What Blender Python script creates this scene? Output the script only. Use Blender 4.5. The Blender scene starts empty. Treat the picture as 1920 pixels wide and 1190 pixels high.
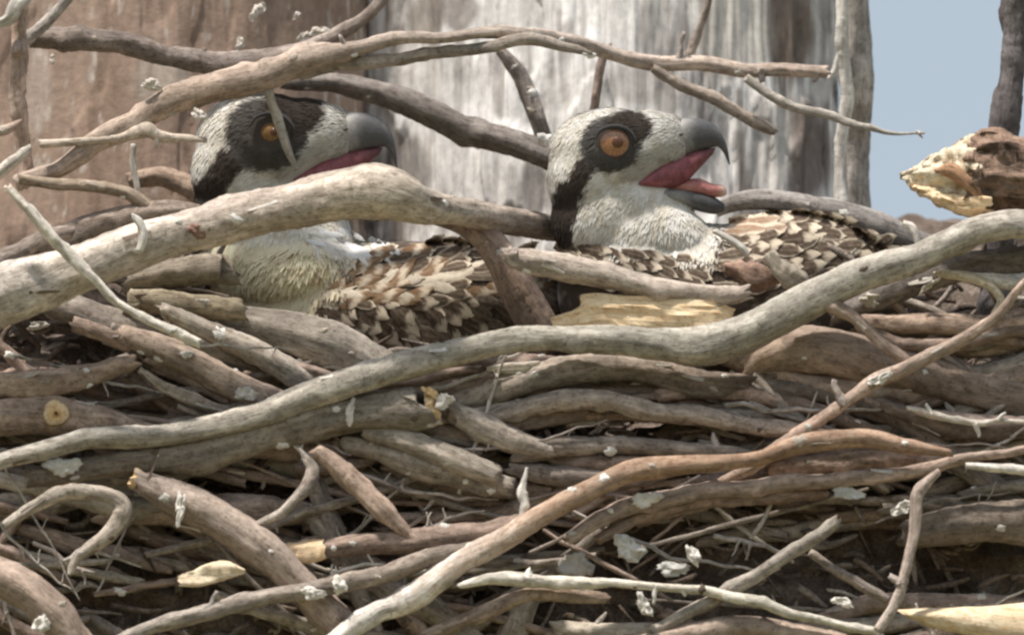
import bpy, math, random
import numpy as np
from mathutils import Vector, Matrix
from mathutils.bvhtree import BVHTree

# ------------------------------------------------------------------ camera, sky, sun
scene = bpy.context.scene
COL = scene.collection
S = 0.00033            # metres per photo pixel in the plane of the nest front
D = 14.0               # camera to nest
ALPHA = math.radians(13.5)
NEST = np.array([0.0, 0.0, 5.0])
FWD = np.array([0.0, math.cos(ALPHA), math.sin(ALPHA)])
UPV = np.array([0.0, -math.sin(ALPHA), math.cos(ALPHA)])
RGT = np.array([1.0, 0.0, 0.0])
CAM = NEST - FWD * D

cam_data = bpy.data.cameras.new('camera')
cam = bpy.data.objects.new('camera', cam_data)
COL.objects.link(cam)
cam.location = CAM
cam.rotation_euler = (math.radians(90) + ALPHA, 0, 0)
cam_data.sensor_width = 36
cam_data.lens = 36 * D / (1920 * S)
cam_data.clip_start = 0.1
cam_data.clip_end = 3000
cam_data.dof.use_dof = True
cam_data.dof.focus_distance = D + 120 * S
cam_data.dof.aperture_fstop = 8
scene.camera = cam

SUN_EL = math.radians(64)
SUN_AZ = math.radians(218)      # compass style, from +Y clockwise: behind the camera, to the left
world = bpy.data.worlds.new('World')
scene.world = world
world.use_nodes = True
wn = world.node_tree.nodes
wl = world.node_tree.links
wn.clear()
sky = wn.new('ShaderNodeTexSky')
sky.sky_type = 'NISHITA'
sky.sun_disc = False
sky.sun_elevation = SUN_EL
sky.sun_rotation = SUN_AZ
sky.air_density = 1.0
sky.dust_density = 3.5
sky.ozone_density = 1.0
haze_mix = wn.new('ShaderNodeMix'); haze_mix.data_type = 'RGBA'
haze_mix.inputs[0].default_value = 0.72
haze_mix.inputs[7].default_value = (2.6, 2.9, 3.08, 1)      # thin milky cloud over the blue
bg = wn.new('ShaderNodeBackground')
bg.inputs[1].default_value = 0.145
wo = wn.new('ShaderNodeOutputWorld')
wl.new(sky.outputs[0], haze_mix.inputs[6])
wl.new(haze_mix.outputs[2], bg.inputs[0])
wl.new(bg.outputs[0], wo.inputs[0])

sun_data = bpy.data.lights.new('sun', 'SUN')
sun_data.energy = 3.8
sun_data.angle = math.radians(4)
sun_data.color = (1.0, 0.925, 0.85)
sun = bpy.data.objects.new('sun', sun_data)
COL.objects.link(sun)
sdir = Vector((math.sin(SUN_AZ) * math.cos(SUN_EL), math.cos(SUN_AZ) * math.cos(SUN_EL), math.sin(SUN_EL)))
sun.rotation_euler = (-sdir).to_track_quat('-Z', 'Y').to_euler()
sun.location = (0, -3, 12)

scene.view_settings.view_transform = 'Standard'
scene.view_settings.look = 'None'
scene.view_settings.gamma = 1
scene.view_settings.exposure = 0.46
scene.view_settings.use_curve_mapping = False
scene.cycles.max_bounces = 6
scene.cycles.filter_width = 2.5

rng = np.random.default_rng(7)
random.seed(7)

# ------------------------------------------------------------------ coordinates
def P(x, y, d):
    """point at d pixels' length behind the nest plane, seen at photo position x, y"""
    x = np.asarray(x, float); y = np.asarray(y, float); d = np.asarray(d, float)
    k = S * (1 + d * S / D)
    return (NEST + ((x - 960) * k)[..., None] * RGT - ((y - 595) * k)[..., None] * UPV + (d * S)[..., None] * FWD)

def unP(w):
    q = np.asarray(w) - NEST
    d = q @ FWD / S
    k = S * (1 + d * S / D)
    return q @ RGT / k + 960, 595 - q @ UPV / k, d

# ------------------------------------------------------------------ vector noise
_perm = np.random.default_rng(3).random(4096)
def vnoise(p, seed=0):
    p = np.asarray(p, float) + seed * 17.31
    i = np.floor(p).astype(int); f = p - i
    f = f * f * (3 - 2 * f)
    def h(a, b, c):
        return _perm[(a * 73 + b * 1217 + c * 3571 + (a * b) % 91 * 13 + (b ^ c) * 7) & 4095]
    x, y, z = i[..., 0], i[..., 1], i[..., 2]
    fx, fy, fz = f[..., 0], f[..., 1], f[..., 2]
    def lx(yy, zz): return h(x, yy, zz) * (1 - fx) + h(x + 1, yy, zz) * fx
    a = lx(y, z) * (1 - fy) + lx(y + 1, z) * fy
    b = lx(y, z + 1) * (1 - fy) + lx(y + 1, z + 1) * fy
    return (a * (1 - fz) + b * fz) * 2 - 1

def fbm(p, seed=0, oct=3):
    s = 0; a = 1.0; t = 0; q = np.asarray(p, float)
    for k in range(oct):
        s = s + a * vnoise(q, seed + k * 5); t += a; a *= 0.5; q = q * 2.03
    return s / t

def smooth(a, b, x):
    t = np.clip((np.asarray(x, float) - a) / (b - a), 0, 1)
    return t * t * (3 - 2 * t)

# ------------------------------------------------------------------ materials
def new_mat(name):
    m = bpy.data.materials.new(name); m.use_nodes = True
    nt = m.node_tree; nt.nodes.clear()
    out = nt.nodes.new('ShaderNodeOutputMaterial')
    b = nt.nodes.new('ShaderNodeBsdfPrincipled')
    nt.links.new(b.outputs[0], out.inputs[0])
    b.inputs['Specular IOR Level'].default_value = 0.25
    return m, nt, b

def N(nt, t, **kw):
    n = nt.nodes.new(t)
    for k, v in kw.items(): setattr(n, k, v)
    return n

def noise(nt, vec, scale, detail=4, rough=0.6):
    n = N(nt, 'ShaderNodeTexNoise'); n.inputs['Scale'].default_value = scale
    n.inputs['Detail'].default_value = detail; n.inputs['Roughness'].default_value = rough
    nt.links.new(vec, n.inputs['Vector']); return n.outputs[0]

def ramp(nt, fac, stops):
    r = N(nt, 'ShaderNodeValToRGB'); e = r.color_ramp.elements
    while len(e) < len(stops): e.new(0.5)
    for i, (p, c) in enumerate(stops):
        e[i].position = p; e[i].color = (c[0], c[1], c[2], 1) if not isinstance(c, (int, float)) else (c, c, c, 1)
    nt.links.new(fac, r.inputs[0]); return r.outputs[0]

def mix(nt, fac, a, b, mode='MIX'):
    m = N(nt, 'ShaderNodeMix', data_type='RGBA', blend_type=mode)
    for sock, v in ((0, fac), (6, a), (7, b)):
        if isinstance(v, (int, float)): m.inputs[sock].default_value = v
        elif isinstance(v, tuple): m.inputs[sock].default_value = (v[0], v[1], v[2], 1)
        else: nt.links.new(v, m.inputs[sock])
    return m.outputs[2]

def mapping(nt, vec, scale):
    m = N(nt, 'ShaderNodeMapping'); m.inputs['Scale'].default_value = scale
    nt.links.new(vec, m.inputs['Vector']); return m.outputs[0]

def bark(name, dark, light, lichen=0.25, pale=(0.62, 0.59, 0.52), bump=0.8, fibre=0.16):
    """old weathered bark or wood: streaks along the stick, blotches, lichen crusts, cracks"""
    m, nt, b = new_mat(name)
    at = N(nt, 'ShaderNodeAttribute', attribute_name='bark')
    ti = N(nt, 'ShaderNodeAttribute', attribute_name='tint')
    oi = N(nt, 'ShaderNodeObjectInfo')
    v = at.outputs['Vector']
    add = N(nt, 'ShaderNodeVectorMath', operation='ADD'); nt.links.new(v, add.inputs[0])
    cmb = N(nt, 'ShaderNodeMath', operation='MULTIPLY'); cmb.inputs[1].default_value = 60
    nt.links.new(oi.outputs['Random'], cmb.inputs[0]); nt.links.new(cmb.outputs[0], add.inputs[1]); v = add.outputs[0]
    vf = mapping(nt, v, (1, 1, fibre))
    f1 = noise(nt, vf, 1.1, 6, 0.65)
    f2 = noise(nt, v, 0.35, 4, 0.6)
    f3 = noise(nt, vf, 3.2, 3, 0.6)
    c = ramp(nt, f1, [(0.30, dark), (0.52, tuple((dark[i] * .45 + light[i] * .55) for i in range(3))), (0.70, light)])
    c = mix(nt, ramp(nt, f2, [(0.42, 0.0), (0.66, 0.7)]), c, tuple(light[i] * 0.95 + 0.04 for i in range(3)))
    f6 = noise(nt, v, 0.9, 4, 0.65)
    c = mix(nt, ramp(nt, f6, [(0.34, 0.6), (0.46, 0.0)]), c, tuple(dark[i] * 0.8 for i in range(3)))
    cr = ramp(nt, f3, [(0.30, 0.38), (0.45, 1.0)])
    c = mix(nt, 0.8, c, cr, 'MULTIPLY')
    f4 = noise(nt, v, 1.3, 5, 0.7)
    lo = 0.74 - lichen * 0.4
    c = mix(nt, ramp(nt, f4, [(lo, 0.0), (lo + 0.08, 0.75)]), c, pale)
    # brown knots and stains
    f5 = noise(nt, v, 0.6, 3, 0.5)
    c = mix(nt, ramp(nt, f5, [(0.62, 0.0), (0.72, 0.55)]), c, tuple(dark[i] * (1.05, .85, .7)[i] for i in range(3)))
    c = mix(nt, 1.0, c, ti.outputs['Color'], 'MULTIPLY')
    hv = N(nt, 'ShaderNodeHueSaturation')
    mr = N(nt, 'ShaderNodeMapRange'); mr.inputs[3].default_value = 0.85; mr.inputs[4].default_value = 1.15
    nt.links.new(oi.outputs['Random'], mr.inputs[0]); nt.links.new(mr.outputs[0], hv.inputs['Value'])
    nt.links.new(c, hv.inputs['Color'])
    nt.links.new(hv.outputs[0], b.inputs['Base Color'])
    b.inputs['Roughness'].default_value = 0.86
    h = mix(nt, 0.5, f1, f3); h = mix(nt, 0.25, h, f4)
    bp = N(nt, 'ShaderNodeBump'); bp.inputs['Strength'].default_value = bump; bp.inputs['Distance'].default_value = 0.0016
    nt.links.new(h, bp.inputs['Height']); nt.links.new(bp.outputs[0], b.inputs['Normal'])
    return m

M = {
    'grey':   bark('weathered_grey_bark', (0.20, 0.172, 0.150), (0.53, 0.485, 0.44), 0.34),
    'tan':    bark('tan_bark', (0.22, 0.184, 0.160), (0.53, 0.455, 0.405), 0.30),
    'brown':  bark('brown_bark', (0.12, 0.095, 0.080), (0.34, 0.285, 0.25), 0.25),
    'dark':   bark('dark_grey_bark', (0.10, 0.087, 0.079), (0.28, 0.252, 0.235), 0.2),
    'pale':   bark('pale_peeled_wood', (0.33, 0.29, 0.24), (0.66, 0.61, 0.54), 0.38, (0.74, 0.71, 0.65)),
    'orange': bark('orange_brown_bark', (0.24, 0.15, 0.10), (0.47, 0.345, 0.255), 0.10, bump=0.25),
    'white':  bark('bleached_wood', (0.50, 0.46, 0.40), (0.80, 0.765, 0.70), 0.4, (0.82, 0.80, 0.75)),
    'wood':   bark('fresh_split_wood', (0.58, 0.38, 0.20), (0.88, 0.73, 0.51), 0.3, (0.86, 0.78, 0.62), 0.6, 0.07),
    'cream':  bark('cream_split_wood', (0.58, 0.46, 0.31), (0.84, 0.765, 0.60), 0.45, (0.85, 0.80, 0.66), 0.6, 0.09),
}

def vc_mat(name, rough=0.8, bump=0.0, scale=900, spec=0.25, sss=0, sheen=0.0, mottle=0.25, dist=0.0008):
    """colour from the 'tint' attribute with fine mottling"""
    m, nt, b = new_mat(name)
    ti = N(nt, 'ShaderNodeAttribute', attribute_name='tint')
    tc = N(nt, 'ShaderNodeTexCoord')
    n = noise(nt, tc.outputs['Object'], scale, 5, 0.65)
    c = mix(nt, 1.0, ti.outputs['Color'], ramp(nt, n, [(0.3, 1 - mottle), (0.7, 1 + mottle * .3)]), 'MULTIPLY')
    nt.links.new(c, b.inputs['Base Color'])
    b.inputs['Roughness'].default_value = rough
    b.inputs['Specular IOR Level'].default_value = spec
    if sheen: b.inputs['Sheen Weight'].default_value = sheen
    if bump:
        bp = N(nt, 'ShaderNodeBump'); bp.inputs['Strength'].default_value = bump; bp.inputs['Distance'].default_value = dist
        nt.links.new(n, bp.inputs['Height']); nt.links.new(bp.outputs[0], b.inputs['Normal'])
    return m

M['skin'] = vc_mat('plumage', 0.9, 0.1, 1200, 0.1, sheen=0.2)
M['feather'] = vc_mat('feather_vane', 0.85, 0.0, 1500, 0.12, mottle=0.3)
M['beak'] = vc_mat('beak_horn', 0.45, 0.4, 900, 0.3, mottle=.35)
M['mouth'] = vc_mat('mouth_flesh', 0.5, 0.4, 700, 0.4, mottle=0.4)
M['lichen'] = vc_mat('lichen_crust', 0.95, 0.5, 1100, 0.1, mottle=0.2)
M['trunk'] = vc_mat('dead_trunk_wood', 0.9, 0.35, 160, 0.15, mottle=0.22, dist=0.002)
def fibrous(m):
    nt = m.node_tree; b = [n for n in nt.nodes if n.type == 'BSDF_PRINCIPLED'][0]
    src = b.inputs['Base Color'].links[0].from_socket
    tc = N(nt, 'ShaderNodeTexCoord'); v = mapping(nt, tc.outputs['Object'], (420, 420, 34))
    f = noise(nt, v, 0.5, 6, 0.7)
    v2 = mapping(nt, tc.outputs['Object'], (150, 150, 26)); f2 = noise(nt, v2, 0.5, 5, 0.65)
    c = mix(nt, 1.0, src, ramp(nt, f, [(0.30, 0.68), (0.46, 1.0), (0.7, 1.15)]), 'MULTIPLY')
    c = mix(nt, 1.0, c, ramp(nt, f2, [(0.30, 0.72), (0.44, 1.0)]), 'MULTIPLY')
    v3 = mapping(nt, tc.outputs['Object'], (60, 60, 34)); f3 = noise(nt, v3, 0.8, 6, 0.75)
    c = mix(nt, 1.0, c, ramp(nt, f3, [(0.36, 0.68), (0.47, 0.98), (0.62, 1.18)]), 'MULTIPLY')
    nt.links.new(c, b.inputs['Base Color'])
    bp = N(nt, 'ShaderNodeBump'); bp.inputs['Strength'].default_value = 0.7; bp.inputs['Distance'].default_value = 0.003
    nt.links.new(mix(nt, 0.5, f, f2), bp.inputs['Height']); nt.links.new(bp.outputs[0], b.inputs['Normal'])
fibrous(M['trunk'])
M['trunk_smooth'] = vc_mat('brown_trunk_wood', 0.9, 0.35, 200, 0.15, mottle=0.25, dist=0.002)
M['litter'] = vc_mat('nest_litter', 0.95, 0.8, 420, 0.1, mottle=0.6, dist=0.003)

def solid(name, col, rough=0.5, spec=0.4, coat=0.0, var=0.2, scale=900):
    m, nt, b = new_mat(name)
    tc = N(nt, 'ShaderNodeTexCoord')
    n = noise(nt, tc.outputs['Object'], scale, 3)
    c = mix(nt, ramp(nt, n, [(0.3, 0.0), (0.7, 1.0)]), tuple(v * (1 - var) for v in col), tuple(min(1, v * (1 + var)) for v in col))
    nt.links.new(c, b.inputs['Base Color'])
    b.inputs['Roughness'].default_value = rough; b.inputs['Specular IOR Level'].default_value = spec
    b.inputs['Coat Weight'].default_value = coat; b.inputs['Coat Roughness'].default_value = 0.1
    return m
M['iris'] = solid('orange_iris', (0.34, 0.165, 0.085), 0.2, 0.5, 0.9, 0.45, 1100)
M['iris_dull'] = solid('dull_amber_iris', (0.26, 0.15, 0.06), 0.5, 0.3, 0.1, 0.4, 1100)
M['pupil'] = solid('dark_pupil', (0.11, 0.05, 0.03), 0.3, 0.4, 0.3)
M['lid'] = solid('eyelid_skin', (0.06, 0.05, 0.045), 0.7)

# ------------------------------------------------------------------ object helpers
def tag(o, label=None, cat=None, group=None, kind=None):
    if label: o['label'] = label
    if cat: o['category'] = cat
    if group: o['group'] = group
    if kind: o['kind'] = kind
    return o

WORG = {}
def mesh_obj(name, V, F, mat, parent=None, tint=None, bark_co=None, smooth_shade=True, origin=None):
    V = np.asarray(V, float)
    org = np.array(V[0] if origin is None else origin, float)
    me = bpy.data.meshes.new(name)
    me.from_pydata((V - org).tolist(), [], F if isinstance(F, list) else F.tolist())
    if tint is None: tint = np.ones((len(V), 3))
    tint = np.broadcast_to(np.asarray(tint, float), (len(V), 3))
    a = me.attributes.new('tint', 'FLOAT_COLOR', 'POINT')
    a.data.foreach_set('color', np.concatenate([tint, np.ones((len(V), 1))], 1).astype(np.float32).ravel())
    if bark_co is not None:
        a = me.attributes.new('bark', 'FLOAT_VECTOR', 'POINT')
        a.data.foreach_set('vector', np.asarray(bark_co, np.float32).ravel())
    if smooth_shade: me.polygons.foreach_set('use_smooth', [True] * len(me.polygons))
    me.materials.append(mat)
    me.update()
    o = bpy.data.objects.new(name, me)
    COL.objects.link(o)
    WORG[o.name] = Vector(org)
    if parent is not None:
        o.parent = parent
        o.location = Vector(org) - WORG[parent.name]
    else:
        o.location = org
    return o

def empty(name, w):
    o = bpy.data.objects.new(name, None); COL.objects.link(o); o.location = Vector(w); o.empty_display_size = 0.02; WORG[o.name] = Vector(w)
    return o

def catmull(pts, n):
    pts = np.asarray(pts, float)
    q = np.vstack([2 * pts[0] - pts[1], pts, 2 * pts[-1] - pts[-2]])
    out = []
    seg = len(pts) - 1
    for t in np.linspace(0, seg, n):
        i = min(int(t), seg - 1); f = t - i
        a, b, c, d = q[i], q[i + 1], q[i + 2], q[i + 3]
        out.append(0.5 * (2 * b + (c - a) * f + (2 * a - 5 * b + 4 * c - d) * f * f + (3 * b - 3 * c + d - a) * f ** 3))
    return np.array(out)

def bd(y):
    return -np.maximum(0, np.asarray(y, float) - 620) * 0.2

def tube_data(pts, d=0, lean=True, seed=0, rough=1.0, wig=1.0, seg=None, sides=None, tints=None, jag=0.5, knots=None, blunt=False):
    """pts: (x, y, r[, d]) in photo pixels.  returns V, F, tint, bark, centres"""
    arr = np.array([[p[0], p[1], p[2], (p[3] if len(p) > 3 else 0) + d + (bd(p[1]) if lean else 0)] for p in pts], float)
    L = np.sum(np.hypot(np.diff(arr[:, 0]), np.diff(arr[:, 1]))) + 1
    rm = arr[:, 2].mean()
    n = seg or int(np.clip(L / max(3.0, rm * 0.22), 8, 190))
    m = sides or int(np.clip(7 + rm * 0.55, 7, 30))
    c = catmull(arr, n)
    c[:, 2] = np.maximum(c[:, 2], 0.62 * rm if blunt else 0.8)
    r0 = np.random.default_rng(seed + 11)
    al = np.concatenate([[0], np.cumsum(np.sqrt(np.sum(np.diff(c[:, [0, 1, 3]], axis=0) ** 2, 1)))])
    # small wander of the axis
    w = np.stack([al / (rm * 5 + 12), np.zeros(n), np.zeros(n)], 1)
    wa = rm * 0.28 * wig
    c[:, 0] += vnoise(w, seed) * wa * 0.6; c[:, 1] += vnoise(w, seed + 31) * wa; c[:, 3] += vnoise(w, seed + 57) * wa
    kn_n = max(2, int(al[-1] / (rm * 3.5 + 22)))
    for ax, am in ((0, .2), (1, .42), (3, .4)):
        c[:, ax] += np.interp(al, np.linspace(0, al[-1], kn_n + 1), r0.uniform(-1, 1, kn_n + 1)) * rm * am * wig
    r = c[:, 2].copy()
    r *= 1 + 0.10 * rough * vnoise(np.stack([al / (rm * 2.5 + 5), np.zeros(n), np.zeros(n)], 1), seed + 3)
    nk = int(L / (rm * 6 + 45)) if knots is None else knots
    kn = [(r0.uniform(0.05, .95) * al[-1], r0.uniform(0, 6.28), r0.uniform(.12, .38)) for _ in range(nk)]
    W = P(c[:, 0], c[:, 1], c[:, 3])
    T = np.gradient(W, axis=0); T /= np.linalg.norm(T, axis=1)[:, None] + 1e-12
    nrm = np.zeros_like(W)
    v = np.array([0.13, -1.0, 0.21]); 
    for i in range(n):
        v = v - T[i] * (v @ T[i]); v /= np.linalg.norm(v) + 1e-12; nrm[i] = v
    bin_ = np.cross(T, nrm)
    th = np.linspace(0, 2 * math.pi, m, endpoint=False)
    TH, AL = np.meshgrid(th, al)
    R = np.repeat(r[:, None], m, 1)
    q = np.stack([np.cos(TH) * 1.6, np.sin(TH) * 1.6, AL / (rm * 6 + 10)], -1)
    disp = 0.13 * fbm(q, seed + 1) + 0.07 * vnoise(q * np.array([2.6, 2.6, 3.5]), seed + 9)
    q2 = np.stack([np.cos(TH) * 3.2, np.sin(TH) * 3.2, AL / (rm * 9 + 40)], -1)
    disp -= 0.10 * np.clip(0.25 - np.abs(vnoise(q2, seed + 19)), 0, 1) / 0.25
    for (a, t, s) in kn:
        dt = np.angle(np.exp(1j * (TH - t)))
        disp += s * np.exp(-((AL - a) / (rm * 0.7 + 3)) ** 2 - (dt / 0.8) ** 2)
    plate = smooth(0.02, 0.12, fbm(np.stack([np.cos(TH) * 1.3, np.sin(TH) * 1.3, AL / (rm * 3 + 22)], -1), seed + 43, 3))
    disp += 0.09 * plate + 0.05 * vnoise(np.stack([np.cos(TH) * 5, np.sin(TH) * 5, AL / 9.0], -1), seed + 61)
    R = R * (1 + disp * rough)
    V = W[:, None, :] + (nrm[:, None, :] * np.cos(TH)[..., None] + bin_[:, None, :] * np.sin(TH)[..., None]) * (R * S)[..., None]
    # torn ends
    for k, e in enumerate((0, -1)):
        jj = (vnoise(np.stack([np.cos(th) * 1.7, np.sin(th) * 1.7, th * 0 + k], 1), seed + 5) * 2.4 + r0.uniform(-.5, .5, m)) * jag * r[e] * S
        for dp in range(3):
            i = dp if e == 0 else -1 - dp
            V[i] += T[e] * (jj * (1 - dp / 3.0))[:, None]
    V = V.reshape(-1, 3)
    idx = np.arange(n * m).reshape(n, m)
    a = idx[:-1]; b = idx[1:]
    F = np.stack([a, b, np.roll(b, -1, 1), np.roll(a, -1, 1)], -1).reshape(-1, 4).tolist()
    base = len(V)
    V = np.vstack([V, W[0] - T[0] * r[0] * S * 0.25, W[-1] + T[-1] * r[-1] * S * 0.25])
    for k in range(m):
        F.append([base, idx[0][k], idx[0][(k + 1) % m]]); F.append([base + 1, idx[-1][(k + 1) % m], idx[-1][k]])
    bk = np.stack([np.cos(TH) * R / 9, np.sin(TH) * R / 9, AL / 9], -1).reshape(-1, 3)
    bk = np.vstack([bk, bk[0] * 0, [0, 0, al[-1] / 9]])
    if tints is None: tn = np.ones((len(V), 3))
    elif True:
        tt = np.array(tints, float); u = np.linspace(0, 1, len(tt))
        tn = np.stack([np.interp(AL.ravel() / al[-1], u, tt[:, k]) for k in range(3)], 1)
        tn = np.vstack([tn, tt[0], tt[-1]])
    tn[:n * m] *= (0.80 + 0.34 * plate.reshape(-1, 1))
    return V, F, tn, bk, c, W, T

_seed = [100]
STICKS = 'sticks woven into the nest'
def stick(name, label, pts, mat='grey', d=0, cat='stick', group=STICKS, stubs=(), cut=None, parent=None, **kw):
    """one stick = one thing; stubs are side twigs (t, dx, dy, r); cut = which end shows sawn or snapped wood"""
    _seed[0] += 1
    sd = kw.pop('seed', _seed[0])
    V, F, tn, bk, c, W, T = tube_data(pts, d, seed=sd, blunt=name in ('stick', 'log'), **kw)
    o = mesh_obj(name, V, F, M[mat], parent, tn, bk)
    if label: tag(o, label, cat, group)
    for k, (t, dx, dy, r) in enumerate(stubs):
        i = int(t * (len(c) - 1)); x, y, rr, dd = c[i]
        ln = math.hypot(dx, dy)
        pp = [(x, y, r * 1.5), (x + dx * .35, y + dy * .35, r), (x + dx * .7 + dy * .06, y + dy * .7, r * .8), (x + dx, y + dy, r * 0.6)]
        V2, F2, t2, b2, *_ = tube_data(pp, dd - rr * 0.35, lean=False, seed=sd * 7 + k, rough=1.4, knots=1)
        mesh_obj('side_twig', V2, F2, M[mat], o, None, b2)
    if cut is not None:
        for e in (cut if isinstance(cut, (list, tuple)) else [cut]):
            i = 0 if e == 0 else -1; sg = -1 if e == 0 else 1
            r = c[i][2]; n_ = 14
            t = T[i] * sg
            u = np.cross(t, [0, 0, 1.0]); u /= np.linalg.norm(u); w = np.cross(t, u)
            rr_ = np.random.default_rng(sd)
            ring = [W[i] + t * r * S * (0.5 + 0.35 * rr_.uniform(-1, 1)) + (u * math.cos(a) + w * math.sin(a)) * r * S * (0.86 + .1 * rr_.uniform(-1, 1)) for a in np.linspace(0, 2 * math.pi, n_, endpoint=False)]
            inr = [W[i] + t * r * S * (0.62 + 0.2 * rr_.uniform(-1, 1)) + (u * math.cos(a) + w * math.sin(a)) * r * S * 0.42 for a in np.linspace(0, 2 * math.pi, n_, endpoint=False)]
            bot = [W[i] + (u * math.cos(a) + w * math.sin(a)) * r * S * 0.8 for a in np.linspace(0, 2 * math.pi, n_, endpoint=False)]
            Vc = np.array(ring + inr + bot + [W[i] + t * r * S * 0.66])
            Fc = []
            for k in range(n_):
                k2 = (k + 1) % n_
                Fc += [[k, k2, n_ + k2, n_ + k], [n_ + k, n_ + k2, 3 * n_], [2 * n_ + k, 2 * n_ + k2, k2, k]]
            bc = (Vc - W[i]) / S / 9
            mesh_obj('broken_end', Vc, Fc, M['wood'], o, (1.0, 0.95, 0.86), bc, smooth_shade=False)
    return o

def loft(name, label, top, bot, d, thick, mat, cat='wood chip', group=None, seed=0, n=40, m=18, power=0.7, ridged=0.12, tint=None, parent=None, lean=True, rag=0, jag=0.4, col_fn=None, flat=False):
    """a split slab: top and bottom edges as matching point lists; rounded-box section, fibres along its length"""
    tp = catmull(np.array(top, float), n); bt = catmull(np.array(bot, float), n)
    mid = (tp + bt) / 2; hv = (tp - bt) / 2
    hl = np.hypot(hv[:, 0], hv[:, 1])
    tk = np.interp(np.linspace(0, 1, n), np.linspace(0, 1, len(thick)), thick) if isinstance(thick, (list, tuple)) else np.full(n, thick)
    th = np.linspace(0, 2 * math.pi, m, endpoint=False)
    cs = np.sign(np.cos(th)) * np.abs(np.cos(th)) ** power; sn = np.sign(np.sin(th)) * np.abs(np.sin(th)) ** power
    al = np.concatenate([[0], np.cumsum(np.hypot(*np.diff(mid, axis=0).T))])
    TH, AL = np.meshgrid(th, al)
    q = np.stack([np.cos(TH) * 3.5, np.sin(TH) * 3.5, AL / 120], -1)
    dis = 1 + ridged * (fbm(q, seed) * 1.2 + 0.5 * vnoise(q * 3.1, seed + 4))
    X = mid[:, 0][:, None] + hv[:, 0][:, None] * cs * dis
    Y = mid[:, 1][:, None] + hv[:, 1][:, None] * cs * dis
    Z = d - tk[:, None] * sn * dis
    if lean: Z = Z + bd(Y)
    if rag:
        qq = np.stack([X / 80, Y / 6.5, Z / 12], -1)
        Y = Y + fbm(qq, seed + 50, 3) * rag; Z = Z + fbm(qq, seed + 60, 3) * rag * 1.3 + np.round(fbm(qq * .6, seed + 70, 2) * 3) * rag * .5; X = X + vnoise(qq * 2, seed + 80) * rag * .6
    dr = np.gradient(mid, axis=0); dr /= np.hypot(dr[:, 0], dr[:, 1])[:, None] + 1e-9
    rr = np.random.default_rng(seed)
    for i in range(n):
        e = 0
        if i < 3: e = -(3 - i) / 3
        if i > n - 4: e = (i - n + 4) / 3
        if e:
            jj = vnoise(np.stack([np.cos(th) * 4, np.sin(th) * 4, np.full(m, i * 0.)], 1), seed + 77) * hl[i] * jag * e
            X[i] += dr[i, 0] * jj; Y[i] += dr[i, 1] * jj
    V = P(X, Y, Z).reshape(-1, 3)
    idx = np.arange(n * m).reshape(n, m); a = idx[:-1]; b = idx[1:]
    F = np.stack([a, b, np.roll(b, -1, 1), np.roll(a, -1, 1)], -1).reshape(-1, 4).tolist()
    F.append(idx[0][::-1].tolist()); F.append(idx[-1].tolist())
    bk = np.stack([Z / 9, (Y - mid[:, 1][:, None]) / 9, AL / 9 + 0 * Z], -1).reshape(-1, 3)
    tn = np.ones((len(V), 3)) * (tint or (1, 1, 1))
    if col_fn is not None: tn = col_fn(X.ravel(), Y.ravel(), Z.ravel())
    o = mesh_obj(name, V, F, M[mat], parent, tn, bk, smooth_shade=not flat)
    if label: tag(o, label, cat, group)
    return o

# ------------------------------------------------------------------ ground and trees
def ground():
    n = 60
    xs = np.sign(np.linspace(-1, 1, n)) * np.abs(np.linspace(-1, 1, n)) ** 3 * 1500
    X, Y = np.meshgrid(xs, xs)
    Z = fbm(np.stack([X / 6, Y / 6, X * 0], -1), 5) * 0.12
    V = np.stack([X, Y, Z], -1).reshape(-1, 3)
    idx = np.arange(n * n).reshape(n, n)
    F = np.stack([idx[:-1, :-1], idx[:-1, 1:], idx[1:, 1:], idx[1:, :-1]], -1).reshape(-1, 4).tolist()
    m, nt, b = new_mat('dry_grass_ground')
    tc = N(nt, 'ShaderNodeTexCoord')
    f = noise(nt, tc.outputs['Object'], 0.8, 8, 0.7)
    nt.links.new(ramp(nt, f, [(0.3, (0.07, 0.06, 0.035)), (0.5, (0.13, 0.12, 0.06)), (0.75, (0.24, 0.2, 0.12))]), b.inputs['Base Color'])
    b.inputs['Roughness'].default_value = 1
    tag(mesh_obj('ground', V, F, m, origin=(0, 0, 0)), kind='structure')
ground()

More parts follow.
